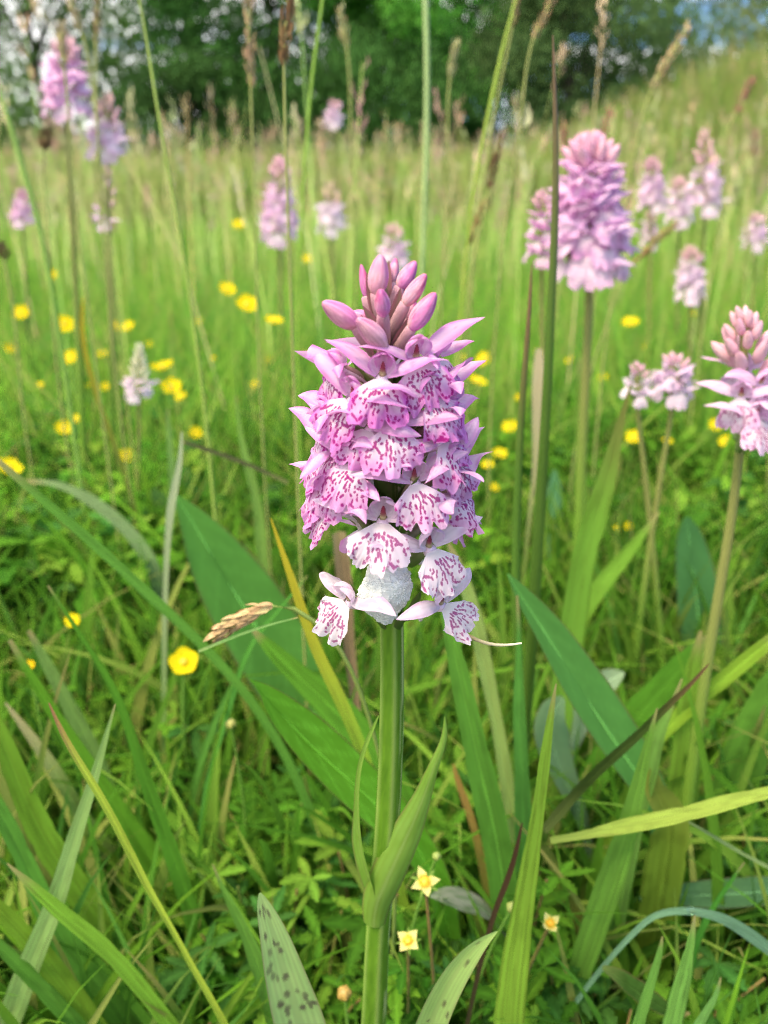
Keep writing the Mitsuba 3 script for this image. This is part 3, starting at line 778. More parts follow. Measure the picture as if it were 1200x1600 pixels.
# centre and right
B('wide upright green blade just right of the front stem', [(688, 930, 4), (700, 980, 20), (727, 1100, 34), (754, 1220, 41), (772, 1298, 46), (788, 1400, 46), (800, 1520, 44)], .195, (0.16, 0.40, 0.05))
B('tall pale yellow green sheath behind the right flowers', [(700, 850, 6), (716, 890, 18), (736, 950, 24), (754, 1028, 25), (775, 1130, 21), (795, 1250, 22), (808, 1350, 22)], .225, (0.38, 0.52, 0.14), fold=.6)
B('upright deep green blade beside the pale sheath', [(808, 930, 3), (811, 1000, 9), (811, 1070, 15), (815, 1190, 23), (818, 1300, 26), (815, 1400, 26)], .215, (0.12, 0.34, 0.06))
B('bright yellow green blade standing in front at lower right of centre', [(869, 1068, 2), (862, 1110, 9), (855, 1160, 14), (838, 1290, 25), (818, 1420, 36), (800, 1560, 44), (790, 1680, 46)], .152, (0.26, 0.48, 0.05))
B('broad bright blade leaning right in the lower right', [(1027, 1106, 2), (1010, 1170, 14), (990, 1255, 27), (967, 1337, 38), (944, 1404, 40), (915, 1490, 38), (880, 1600, 36)], .18, (0.20, 0.43, 0.06))
B('second pale blade behind the broad bright one', [(1066, 1060, 2), (1048, 1105, 10), (1035, 1135, 17), (1012, 1215, 26), (990, 1300, 28), (975, 1380, 26)], .205, (0.20, 0.42, 0.08))
B('nearly level yellow green blade from the right edge', [(1260, 1222, 12), (1210, 1237, 19), (1150, 1252, 24), (1080, 1271, 26), (990, 1290, 23), (920, 1304, 15), (860, 1314, 10)], .175, (0.34, 0.46, 0.08), to_ground=False, fold=.35)
B('dark dry stalk slanting across the lower right', [(1108, 1037, 2), (1090, 1058, 6), (1042, 1105, 10), (990, 1155, 13), (937, 1202, 15), (880, 1262, 16), (850, 1298, 12)], .188, DARK, tip=(0.16, 0.09, 0.05), tip_at=.35, fold=.6, to_ground=False)
B('long yellow green blade slanting in from the right edge', [(1240, 975, 12), (1196, 1007, 20), (1150, 1045, 24), (1091, 1094, 25), (1024, 1157, 21), (985, 1230, 18)], .24, (0.30, 0.48, 0.05))
B('bluish blade arching at lower right with a dew drop', [(1230, 1510, 10), (1205, 1486, 17), (1170, 1460, 18), (1136, 1439, 16), (1080, 1424, 12), (1024, 1431, 9), (994, 1454, 8)], .17, BLUE)
B('short upright blade at the bottom right under the dew drop', [(1086, 1430, 2), (1080, 1470, 12), (1069, 1525, 23), (1054, 1590, 28), (1040, 1680, 28)], .152, (0.20, 0.44, 0.08))
B('small pointed blade left of the short upright one', [(1035, 1463, 2), (1030, 1490, 9), (1020, 1525, 13), (1000, 1590, 18), (980, 1660, 18)], .15, (0.18, 0.42, 0.07))
B('thin dark green blade rising towards the right edge', [(1163, 1347, 2), (1140, 1380, 6), (1118, 1412, 9), (1090, 1470, 11), (1075, 1530, 11)], .182, (0.08, 0.26, 0.04))
B('tiny blade in the bottom right corner', [(1126, 1527, 2), (1118, 1555, 8), (1104, 1580, 11), (1084, 1615, 14)], .15, (0.18, 0.42, 0.10))
B('thin pale stalk slanting to the right edge', [(1210, 1360, 6), (1150, 1328, 6), (1110, 1304, 5), (1076, 1284, 3)], .18, (0.30, 0.44, 0.16), to_ground=False)
B('curled dark leaf lying at the bottom right', [(1078, 1583, 3), (1060, 1586, 14), (1035, 1576, 24), (990, 1547, 32), (960, 1524, 22), (941, 1512, 8)], .165, (0.07, 0.17, 0.03), margin=(0.28, 0.14, 0.09), fold=.5, to_ground=False)
B('thin dark brown dead blade right of the tormentil flowers', [(816, 1285, 2), (806, 1330, 7), (796, 1365, 9), (778, 1412, 9), (760, 1470, 8)], .158, (0.07, 0.06, 0.03), tip=(0.10, 0.05, 0.03), tip_at=.5)
B('orange dead tip poking up right of the stem', [(708, 1193, 2), (716, 1222, 9), (728, 1255, 12), (742, 1300, 12)], .215, (0.30, 0.30, 0.05), tip=(0.45, 0.25, 0.08), tip_at=.6)
B('brown tipped tall blade right of the rushes', [(986, 600, 3), (975, 640, 9), (962, 690, 18), (940, 775, 31), (917, 850, 38), (900, 940, 42), (888, 1020, 42)], .28, (0.22, 0.44, 0.05), tip=(0.22, 0.20, 0.06), tip_at=.25)
B('cream dead blade between the two rushes', [(842, 545, 10), (842, 600, 20), (842, 660, 20), (838, 720, 12), (832, 770, 6)], .38, (0.20, 0.32, 0.05), tip=(0.68, 0.56, 0.36), tip_at=.62)
B('blurred broad blade below the brown tipped one', [(1030, 800, 3), (1000, 840, 14), (960, 890, 24), (925, 935, 26), (890, 1000, 24)], .34, (0.20, 0.44, 0.05))
B('dull olive folded young leaf at lower right', [(1022, 1200, 12), (1020, 1225, 34), (1040, 1270, 54), (1042, 1330, 60), (1032, 1400, 56), (1020, 1480, 46)], .205, (0.17, 0.27, 0.03), tip=(0.26, 0.30, 0.05), tip_at=.3, fold=.6)
B('pinkish brown blurred stalk left behind the front stem', [(528, 830, 20), (535, 900, 26), (543, 1000, 20), (553, 1090, 16)], .27, (0.34, 0.24, 0.13), fold=.8)
B('broad dim blade behind the front stem at lower left', [(395, 985, 6), (430, 1022, 28), (480, 1070, 44), (540, 1130, 58), (590, 1200, 64), (640, 1290, 60)], .235, (0.14, 0.38, 0.035))
B('broad deep blade rising right of the dark stalk', [(1120, 985, 8), (1050, 1060, 44), (990, 1130, 54), (930, 1210, 48), (880, 1290, 40)], .27, (0.11, 0.33, 0.03))
B('wide bright leaf blade at the right edge', [(1250, 1010, 20), (1190, 1120, 62), (1150, 1220, 66), (1120, 1330, 58)], .27, (0.17, 0.40, 0.05))
B('tall blurred blade rising by the stem of the half opened orchid', [(1095, 985, 4), (1085, 1040, 22), (1078, 1110, 36), (1070, 1200, 44), (1055, 1300, 44)], .24, (0.24, 0.44, 0.05))
B('blurred blade standing left of the lilac orchid stem', [(905, 560, 3), (903, 640, 10), (908, 760, 16), (905, 860, 18)], .46, (0.28, 0.48, 0.07))
B('pale blurred blade at the left behind the buttercups', [(262, 640, 3), (266, 700, 9), (270, 760, 12), (262, 860, 12)], .48, (0.26, 0.46, 0.12))


def culm(label, knots, Y, col, tip=None, name='rush_stem', cat='rush', sides=10):
    g = R(int(knots[0][0] + knots[0][1] * 3))
    pts = [[*P(x, y, Y), w * metres(x, y, Y) / 2] for x, y, w in knots]
    last = np.array(pts[-1])
    if last[2] > 0:
        e = last.copy()
        e[2] = ground_z(e[0], e[1]) - .005
        e[0] += g.normal(0, .003)
        pts.append(list(e))
    q = spline(pts, 40)
    v, f, t = tube(q[:, :3], q[:, 3], sides)
    c = jitter(g, col, .05) * (0.85 + 0.3 * meshkit.fbm(v * 150, 3))[:, None]
    if tip is not None:
        c = lerp(c, tip, 1 - smooth(0, 0.25, t))
    key = thing(name, label, cat)
    put(child(key, 'stem'), v, f, c, 'stem_material')
    return key, q


def plain_culm(*a, **k):
    key, q = culm(*a, **k)
    scene[key] = scene.pop(key + '__stem')
    return key


plain_culm('tall dark green rush standing before the large lilac orchid', [(864, 55, 2), (867, 160, 7), (868, 300, 11), (862, 460, 13), (853, 640, 15), (840, 850, 18), (832, 980, 18)], .25, (0.07, 0.14, 0.02), tip=(0.14, 0.09, 0.05))
plain_culm('shorter rush left of the tall one', [(831, 413, 2), (826, 500, 7), (815, 640, 11), (808, 800, 13), (806, 930, 15), (810, 1040, 15)], .24, (0.07, 0.15, 0.02), tip=(0.16, 0.09, 0.05))
plain_culm('thin light green grass culm leaning at upper left', [(205, -60, 4), (222, 20, 4), (240, 130, 5), (257, 230, 5), (275, 330, 6), (290, 420, 6)], .36, (0.30, 0.44, 0.08), name='grass_culm', cat='grass stem')
plain_culm('bright green culm leaning at the top left of centre', [(512, -60, 4), (500, 30, 5), (487, 130, 5), (478, 240, 5), (470, 360, 5)], .46, (0.24, 0.42, 0.05), name='grass_culm', cat='grass stem')
plain_culm('broad pale green culm at the top right of centre', [(662, -60, 10), (666, 40, 9), (667, 150, 9), (665, 260, 9), (660, 400, 8)], .55, (0.34, 0.46, 0.18), name='grass_culm', cat='grass stem')
plain_culm('green culm leaning right near the top, left of the rush', [(812, -20, 4), (795, 40, 5), (778, 110, 6), (763, 180, 6), (745, 270, 6), (735, 340, 5)], .48, (0.30, 0.44, 0.06), name='grass_culm', cat='grass stem')
plain_culm('blurred green culm at the far left edge', [(-8, 120, 4), (15, 190, 7), (35, 260, 8), (60, 350, 8), (80, 450, 8)], .5, (0.24, 0.42, 0.08), name='grass_culm', cat='grass stem')


def broad_leaf(label, knots, Y, col, dY=0.0, n=80, across=33, veins=1.0, margin=(0.16, 0.07, 0.05), hint=None, fold=0.12, dull=0.0, seed=0):
    """entire leaf: photo pixels (x, y, width) from the tip, with a midrib as its own part"""
    g = R(900 + seed)
    m = len(knots)
    pts = np.array([[*P(x, y, Y - dY * i / (m - 1)), max(w, 1) * metres(x, y, Y)] for i, (x, y, w) in enumerate(knots)])
    if pts[-1][2] > 0.01:
        e = pts[-1].copy()
        d = unit(pts[-1][:3] - pts[-2][:3])
        e[:3] += d * 0.03
        e[2] = -0.003
        e[3] *= 0.4
        pts = np.vstack([pts, e])
    q = spline(pts, n)
    h = TOCAM(q[n // 3, :3]) * 0.7 + [0, 0, 0.8] if hint is None else np.asarray(hint, float)
    v, f, t, a = ribbon(q[:, :3], q[:, 3], h, across, fold, 0.10, None, 0.016, g)
    k = meshkit.fbm(np.stack([a * 2, t * 6, a * 0 + seed], -1), 4)
    c = jitter(g, col, .03) * (0.82 + 0.36 * k)[:, None]
    # side veins leave the midrib forwards, with a net between them
    ph = (t + np.abs(a) * -0.10) * 13
    side = np.exp(-((np.abs((ph % 1) - 0.5)) / 0.06) ** 2)
    cells = meshkit.noise(np.stack([a * 7, t * 30, a * 0 + 5], -1))
    net = np.exp(-((cells - 0.5) / 0.05) ** 2)
    c = lerp(c, np.minimum(np.asarray(col) * 1.7 + 0.02, 1), veins * np.clip(0.45 * side + 0.30 * net, 0, 0.6))
    c = lerp(c, margin, 0.85 * smooth(0.93, 1.0, np.abs(a)))
    c = lerp(c, (0.30, 0.33, 0.26), dull * smooth(0.4, 0.6, cells))
    key = thing('leafy_plant', label, 'plant')
    lf = put(child(key, 'leaf'), v, f, c, 'leaf_material')
    w0 = np.clip(q[:, 3] * 0.035, 0.0002, 0.0011) * np.linspace(0.5, 1.3, n)
    off = np.cross(unit(np.gradient(q[:, :3], axis=0)), unit(np.cross(unit(np.gradient(q[:, :3], axis=0)), h)))
    off *= np.sign((off * h).sum(1, keepdims=True))
    v, f, t = tube(q[:, :3] - off * (w0 * 0.45)[:, None], w0, 8)
    put(child(lf, 'midrib'), v, f, jitter(g, np.minimum(np.asarray(col) * 1.5, 1), .03), 'stem_material')
    return key


broad_leaf('bright green leaf with net veins and dark red margin left of the front stem', [(391, 1062, 4), (408, 1082, 34), (440, 1117, 66), (482, 1160, 92), (530, 1205, 100), (580, 1250, 92), (640, 1310, 70)], .178, (0.13, 0.36, 0.025), dY=-.02, veins=1.0, seed=1)
broad_leaf('largest blue green leaf blurred behind the sedge head', [(273, 772, 4), (300, 815, 50), (335, 875, 96), (385, 955, 126), (440, 1040, 130), (500, 1125, 112), (560, 1215, 80)], .315, (0.11, 0.31, 0.055), veins=.40, seed=2)
broad_leaf('long blue green keeled leaf slanting at the right of the stem', [(793, 897, 4), (812, 928, 28), (845, 978, 54), (885, 1042, 74), (925, 1105, 84), (965, 1165, 80), (1010, 1235, 60)], .225, (0.11, 0.31, 0.065), veins=.35, fold=.30, seed=3)
broad_leaf('bluish upright leaf blurred left of the half opened orchid stem', [(1073, 808, 8), (1076, 840, 42), (1084, 900, 62), (1092, 970, 66), (1100, 1060, 50)], .38, (0.10, 0.28, 0.08), veins=.1, seed=4)
broad_leaf('narrow bluish leaf blurred behind the rushes', [(866, 735, 5), (866, 770, 24), (862, 810, 30), (856, 860, 22)], .5, (0.14, 0.34, 0.15), veins=.1, seed=5)
broad_leaf('grey mottled leaf lying beside the tormentil flowers', [(672, 1400, 4), (695, 1400, 26), (725, 1408, 36), (752, 1420, 26), (775, 1440, 10)], .195, (0.15, 0.22, 0.12), veins=.3, dull=.9, seed=6)
broad_leaf('pale grey green leaf under the long keeled leaf', [(880, 1090, 10), (868, 1110, 44), (862, 1150, 56), (880, 1210, 44), (905, 1270, 24)], .26, (0.20, 0.36, 0.18), veins=.2, seed=7)
broad_leaf('dark green lying leaf at the lower right edge', [(1000, 1405, 8), (1060, 1400, 34), (1130, 1398, 46), (1220, 1394, 44)], .21, (0.09, 0.21, 0.09), veins=.3, seed=8)
broad_leaf('pale leaf back showing right of the keeled leaf', [(975, 1052, 6), (958, 1060, 34), (935, 1080, 48), (915, 1110, 40)], .29, (0.30, 0.44, 0.26), veins=.2, seed=9)


def dew():
    key = thing('dew_drop', 'clear dew drop sitting on the bluish arching blade', 'dew drop')
    m = trimesh.creation.icosphere(subdivisions=3)
    scene[key] = mikit.ply((np.array(m.vertices) * [0.0010, 0.0008, 0.0007] + P(1080, 1421, .1685), m.faces), 'dew_material', smooth=True)


dew()


# ------------------------------------------------------------------ flowering grass heads
def seed_head(label, knots, stem, Y, col, n=60, size=7, spread=0.6, name='flowering_grass', cat='grass head', seed=0, dark=0.3, stemcol=(0.30, 0.34, 0.10)):
    """knots: the head's axis from its tip down with widths in pixels; stem: pixels further down"""
    g = R(1200 + seed)
    key = thing(name, label, cat)
    ax = np.array([[*P(x, y, Y), w * metres(x, y, Y)] for x, y, w in knots])
    q = spline(ax, 50)
    M = Mesh()
    ln = size * metres(knots[0][0], knots[0][1], Y)
    for i in range(n):
        u = g.random()
        k = int(u * 49)
        p, w = q[k, :3], q[k, 3]
        t = unit(q[max(k - 1, 0), :3] - q[min(k + 1, 49), :3])
        side = unit(np.cross(t, g.normal(size=3)))
        o = p + side * w * 0.28 * g.uniform(0.3, 1)
        d = unit(t + side * spread * g.uniform(0.4, 1.2))
        l2 = ln * g.uniform(0.7, 1.3)
        path = [o, o + d * l2 * 0.5 + side * l2 * 0.06, o + d * l2]
        v, f, tt, aa = ribbon(spline(path, 5), l2 * 0.34 * np.array([0.5, 1, 0.9, 0.55, 0.05]), side, 3, 0.5)
        c = jitter(g, lerp(col, (0.20, 0.11, 0.06), np.array(dark * g.random())), .12)
        M.add(v, f, c)
    kk = M.put(child(key, 'spikelet'), 'dry_material')
    labels[kk] = {'kind': 'stuff'}
    pts = [[*p[:3], 0.0004] for p in ax[:, :3]] + [[*P(x, y, Y), 0.0006] for x, y in stem]
    pts = np.array(pts)
    if pts[-1][2] > 0.0:
        e = pts[-1].copy()
        e[2] = ground_z(e[0], e[1]) - .005
        pts = np.vstack([pts, e])
    q = spline(pts, 40)
    v, f, t = tube(q[:, :3], np.maximum(q[:, 3], 4 * 0.5 * metres(600, 300, Y)), 6)
    put(child(key, 'stem'), v, f, stemcol, 'stem_material')
    return key


seed_head('dark brown grass head hanging at the top left of centre', [(448, -40, 30), (450, 10, 34), (445, 60, 26), (444, 108, 8)], [(446, 200), (450, 330), (455, 480)], .30, (0.30, 0.19, 0.08), 90, 20, .35, seed=1, dark=.9)
seed_head('pale brown grass head at the top, left of the dark one', [(388, -30, 18), (389, 20, 24), (390, 70, 22), (392, 140, 14)], [(396, 260), (400, 420)], .42, (0.50, 0.38, 0.22), 70, 16, .4, seed=2)
seed_head('tan grass head before the tallest pink orchid', [(95, 45, 14), (97, 75, 20), (101, 110, 12)], [(112, 260), (130, 420)], .45, (0.55, 0.44, 0.26), 50, 14, .5, seed=3)
seed_head('tan grass head at the top left, leaning', [(110, 0, 10), (118, 22, 16), (128, 50, 10)], [(150, 180), (165, 330)], .55, (0.50, 0.42, 0.24), 40, 12, .5, seed=4)
seed_head('thin brown grass head at the top left', [(155, -30, 10), (152, 20, 14), (150, 80, 10)], [(152, 200), (160, 350)], .5, (0.42, 0.30, 0.16), 40, 12, .4, seed=5)
seed_head('black brown sedge head right of centre above the rush', [(782, 218, 8), (775, 245, 16), (768, 275, 16), (764, 298, 8)], [(750, 360), (735, 440), (720, 560)], .45, (0.10, 0.07, 0.03), 60, 12, .3, seed=6, dark=.8)
seed_head('brown sedge spike below the black brown one', [(758, 318, 6), (748, 340, 13), (736, 372, 12), (730, 384, 6)], [(722, 450), (712, 560)], .5, (0.32, 0.21, 0.09), 50, 12, .35, seed=7)
seed_head('tan grass head slanting at the top right', [(1072, 45, 8), (1055, 75, 16), (1035, 108, 16), (1018, 140, 8)], [(1000, 200), (975, 330)], .55, (0.58, 0.46, 0.26), 55, 13, .5, seed=8)
seed_head('brown grass head at the top edge right of centre', [(868, -20, 10), (855, 15, 20), (840, 45, 16), (832, 65, 8)], [(818, 150), (800, 280)], .5, (0.44, 0.33, 0.17), 55, 13, .5, seed=9)
seed_head('small dark grass head at the top edge before the trees', [(812, -10, 5), (806, 15, 10), (800, 45, 8)], [(780, 140), (762, 240)], .52, (0.28, 0.18, 0.10), 36, 11, .4, seed=10)
seed_head('brown sedge stalk slanting right below the large lilac orchid', [(1052, 352, 6), (1030, 372, 12), (1005, 396, 12), (985, 415, 6)], [(960, 470), (930, 560)], .5, (0.34, 0.23, 0.09), 50, 12, .3, seed=11)
seed_head('reddish brown grass head near the upper right edge', [(1175, 125, 8), (1165, 145, 15), (1155, 168, 14), (1148, 180, 6)], [(1135, 260), (1120, 380)], .7, (0.36, 0.18, 0.14), 46, 11, .4, seed=12)
seed_head('pinkish grass head beside the far right group', [(1180, 208, 6), (1177, 228, 13), (1175, 250, 10)], [(1170, 330), (1165, 440)], .8, (0.40, 0.24, 0.20), 40, 10, .4, seed=13)
seed_head('red sorrel spike behind the lilac orchid tip', [(955, 165, 6), (948, 190, 14), (942, 228, 12)], [(938, 320), (930, 450)], .8, (0.48, 0.16, 0.18), 50, 9, .5, name='sorrel', cat='sorrel', seed=14)
seed_head('faint red sorrel spike left of the lilac orchid tip', [(884, 195, 6), (882, 215, 13), (880, 242, 12)], [(878, 330), (872, 450)], .9, (0.46, 0.18, 0.17), 46, 9, .5, name='sorrel', cat='sorrel', seed=15)
seed_head('pale green grass head left of the rush at the top', [(712, 70, 8), (708, 95, 18), (703, 125, 10)], [(700, 220), (695, 360)], .6, (0.44, 0.44, 0.22), 44, 12, .5, seed=16)
seed_head('pale grass head at the top edge just right of the dark one', [(532, 15, 8), (536, 40, 16), (542, 75, 10)], [(548, 180), (552, 320)], .7, (0.50, 0.46, 0.24), 44, 12, .5, seed=17)
seed_head('brown knob-like sedge head at the left under the pink orchid', [(72, 208, 14), (70, 222, 26), (68, 236, 12)], [(72, 320), (80, 460)], .55, (0.22, 0.12, 0.07), 50, 12, .7, seed=18, dark=.7)
seed_head('dark sedge head cut by the left edge', [(2, 384, 10), (6, 396, 22), (8, 408, 10)], [(20, 480), (30, 580)], .55, (0.12, 0.09, 0.05), 46, 12, .6, seed=19, dark=.8)
# the near tan head left of the stem
seed_head('tan papery sedge head lying level left of the front stem', [(338, 992, 8), (352, 982, 22), (380, 966, 28), (405, 953, 22), (428, 946, 10)], [(445, 947), (475, 960), (520, 1000), (566, 1090)], .182, (0.58, 0.42, 0.21), 110, 22, .38, name='sedge_head', cat='sedge', seed=20, dark=.55, stemcol=(0.18, 0.26, 0.06))


# ------------------------------------------------------------------ yellow flowers
def stalk(foot, top, rad, g, col=(0.16, 0.32, 0.05), key=None):
    mid = foot * 0.5 + top * 0.5 + [g.normal(0, .006), g.normal(0, .004), 0]
    pts = spline([foot, mid, top], 14)
    v, f, t = tube(pts, rad * np.linspace(1.3, 0.8, 14), 7)
    put(child(key, 'stem'), v, f, col, 'stem_material')


BUTTERCUPS = []


def buttercup(label, px, py, d, Y=None, seed=0, tilt=None, orange=0.0):
    g = R(2000 + seed)
    ang = math.atan2(-ray(px, py)[2], ray(px, py)[1])
    if Y is None:
        Y = min(0.0185 * FPX / d, 0.178 / max(math.tan(ang), 0.02))
    o = P(px, py, Y)
    r = d * metres(px, py, Y) / 2 * 1.0
    BUTTERCUPS.append((px, py, Y, d))
    key = thing('buttercup', label, 'buttercup')
    n = unit(unit([g.normal(0, .35), g.normal(-.25, .25), 1.0]) + TOCAM(o) * g.uniform(.15, .8)) if tilt is None else unit(tilt)
    M = axis_to(n, (0.1, 1, 0))
    ph = g.uniform(0, 6)
    for k in range(5):
        a = ph + k * 2 * PI / 5 + g.normal(0, .05)
        dirv = np.array([math.cos(a), math.sin(a), 0])
        lift = g.uniform(.25, .5)
        path = np.array([dirv * .08, dirv * .55 + [0, 0, .10 * lift], dirv * 1.0 + [0, 0, .9 * lift]]) * r
        pts = spline(path, 9)
        t = np.linspace(0, 1, 9)
        w = r * 1.05 * np.array([.22, .5, .72, .88, .98, 1.0, .95, .75, .32])
        v, f, tt, aa = ribbon(pts, w, [0, 0, 1], 7, 0, .22)
        c = lerp((0.86, 0.66, 0.012), (0.90, 0.78, 0.02), tt)
        c = lerp(c, (0.85, 0.40, 0.01), np.full(len(c), orange))
        put(child(key, 'petal'), v @ M.T + o, f, c, 'petal_material')
    m = trimesh.creation.icosphere(subdivisions=2)
    v = np.array(m.vertices) * [.26, .26, .2]
    v *= 1 + .25 * (meshkit.noise(np.array(m.vertices) * 6)[:, None] - .5)
    put(child(key, 'centre'), (v * r + [0, 0, .12 * r]) @ M.T + o, m.faces, (0.62, 0.50, 0.03), 'bud_material')
    foot = o + [g.normal(0, .008), g.normal(.01, .01), 0]
    foot[2] = ground_z(foot[0], foot[1]) - .004
    stalk(foot, o - n * r * .05, max(.0007, r * .07), g, key=key)


for i, (px, py, d, lab, *more) in enumerate([
        (12, 733, 42, 'large buttercup cut by the left edge'), (287, 1035, 46, 'nearest buttercup, low at the left between the leaves'),
        (113, 970, 24, 'small buttercup half closed above the nearest one'), (46, 1040, 17, 'tiny orange buttercup near the left edge, lowest of all', .5),
        (372, 352, 20, 'far buttercup left of the pale lilac orchid'), (354, 453, 28, 'left buttercup of the three in a row left of the orchid tip'),
        (385, 477, 34, 'middle buttercup of the three in a row left of the orchid tip'), (428, 503, 30, 'right buttercup of the three in a row left of the orchid tip'),
        (33, 490, 26, 'buttercup high near the left edge'), (100, 507, 29, 'buttercup right of the one high near the left edge'),
        (110, 560, 29, 'flat buttercup below the high left pair'), (179, 511, 20, 'left of two touching buttercups above the greenish white orchid'),
        (200, 512, 24, 'right of two touching buttercups above the greenish white orchid'), (162, 554, 19, 'small buttercup left of the greenish white orchid'),
        (255, 575, 36, 'wide buttercup right of the tip of the greenish white orchid'), (268, 606, 32, 'buttercup under the wide one right of the greenish white orchid'),
        (283, 621, 21, 'lowest of the three buttercups right of the greenish white orchid'), (305, 677, 21, 'lone buttercup above the big blue green leaf'),
        (99, 670, 27, 'lower left buttercup of a close pair at left'), (119, 657, 24, 'upper right buttercup of a close pair at left'),
        (197, 713, 24, 'lone buttercup left of the straw tipped blade'), (165, 605, 17, 'small buttercup low left of the greenish white orchid'),
        (80, 428, 18, 'faint far buttercup at the left'), (478, 555, 18, 'buttercup touching the left edge of the orchid spike'),
        (745, 597, 32, 'lower of the two buttercups right of the orchid spike'), (756, 562, 26, 'upper of the two buttercups right of the orchid spike'),
        (797, 668, 26, 'buttercup left of the shorter rush'), (780, 710, 25, 'buttercup below the one left of the shorter rush'),
        (762, 727, 20, 'buttercup nearest the right tips of the orchid spike'), (985, 505, 27, 'lone far buttercup right of the lilac orchid stem'),
        (990, 684, 27, 'buttercup below the low white orchid flowers'), (941, 590, 17, 'small buttercup left of the low white orchid flowers'),
        (1118, 665, 23, 'left of two buttercups beside the half opened orchid stem'), (1134, 690, 22, 'right of two buttercups beside the half opened orchid stem'),
        (843, 553, 20, 'buttercup at the top of the cream dead blade'), (982, 823, 15, 'tiny buttercup low right of the brown tipped blade'),
        (962, 826, 12, 'tiny buttercup bud left of the low tiny one'), (700, 520, 16, 'faint buttercup just right of the orchid buds'),
        (480, 405, 15, 'far buttercup under the short white orchid'),
        (14, 545, 18, 'small buttercup at the left edge above the large cut one'), (62, 603, 15, 'tiny buttercup left of the close pair at left'), (140, 603, 15, 'tiny buttercup between the close pair and the greenish white orchid'),
        (232, 538, 14, 'tiny buttercup just above the wide one by the greenish white orchid'), (398, 602, 16, 'small buttercup alone left of the middle of the orchid spike'), (331, 562, 14, 'tiny buttercup far left of the orchid spike, alone in the grass'),
        (421, 563, 15, 'small buttercup under the row of three'), (312, 503, 14, 'tiny buttercup left of the row of three'), (772, 762, 15, 'small buttercup touching the right tips of the orchid spike, lowest there'),
        (812, 622, 16, 'small buttercup just left of the shorter rush, above its neighbour'), (890, 562, 15, 'small buttercup left of the lilac orchid stem'), (1012, 541, 14, 'tiny buttercup above the low white orchid flowers'),
        (1042, 690, 16, 'small buttercup under the short lilac white orchid'), (1082, 492, 14, 'tiny buttercup below the lone pinkish white orchid'), (722, 560, 15, 'small buttercup touching the upper right sepals of the front orchid')]):
    buttercup('yellow ' + lab if not lab.startswith('yellow') else lab, px, py, d, seed=i, orange=more[0] if more else 0.0)


def leaflet(g, length, width, base, direction, up, col, teeth=3, n=17):
    """a toothed leaflet sheet"""
    t = np.linspace(0, 1, n)
    d, up = unit(direction), unit(up)
    droop = g.uniform(-.15, .35)
    pts = base + d * (t * length)[:, None] - up * (droop * length * t ** 2)[:, None]
    prof = np.sin(PI * np.clip(t, 0, 1) ** 1.35 * 0.97 + 0.05) ** 0.8
    saw = 1 - 0.60 * ((t * (teeth + 2.5)) % 1) * smooth(0.35, 0.5, t)
    w = width * np.clip(prof * saw, 0.04, 1)
    v, f, tt, aa = ribbon(pts, w, up, 5, 0.28, 0.0)
    k = meshkit.noise(np.stack([aa * 2, tt * 5, aa * 0 + g.uniform(0, 90)], -1))
    c = np.asarray(col) * (0.82 + 0.36 * k)[:, None]
    c = lerp(c, np.minimum(np.asarray(col) * 1.8, 1), 0.45 * np.exp(-(aa / .2) ** 2))
    return v, f, c


def compound_leaf(g, base, facing, size, col, count=5):
    M = Mesh()
    n = unit(facing)
    X = unit(np.cross(n, [0.3, 0.2, 1.0]))
    Yv = np.cross(n, X)
    rot = g.uniform(0, 6)
    for k in range(count):
        a = rot + (k - (count - 1) / 2) * (0.95 if count > 3 else 1.25) + g.normal(0, .1)
        d = X * math.cos(a) + Yv * math.sin(a) + n * g.uniform(.05, .35)
        s = size * g.uniform(.75, 1.1) * (1.0 if k in (1, 2, 3) or count == 3 else 0.75)
        M.add(*leaflet(g, s, s * g.uniform(.36, .46), base, d, n, jitter(g, col, .08)))
    return M


TORM = [(0.12, 0.32, 0.03), (0.17, 0.40, 0.035), (0.085, 0.25, 0.025), (0.23, 0.44, 0.05), (0.085, 0.24, 0.045)]


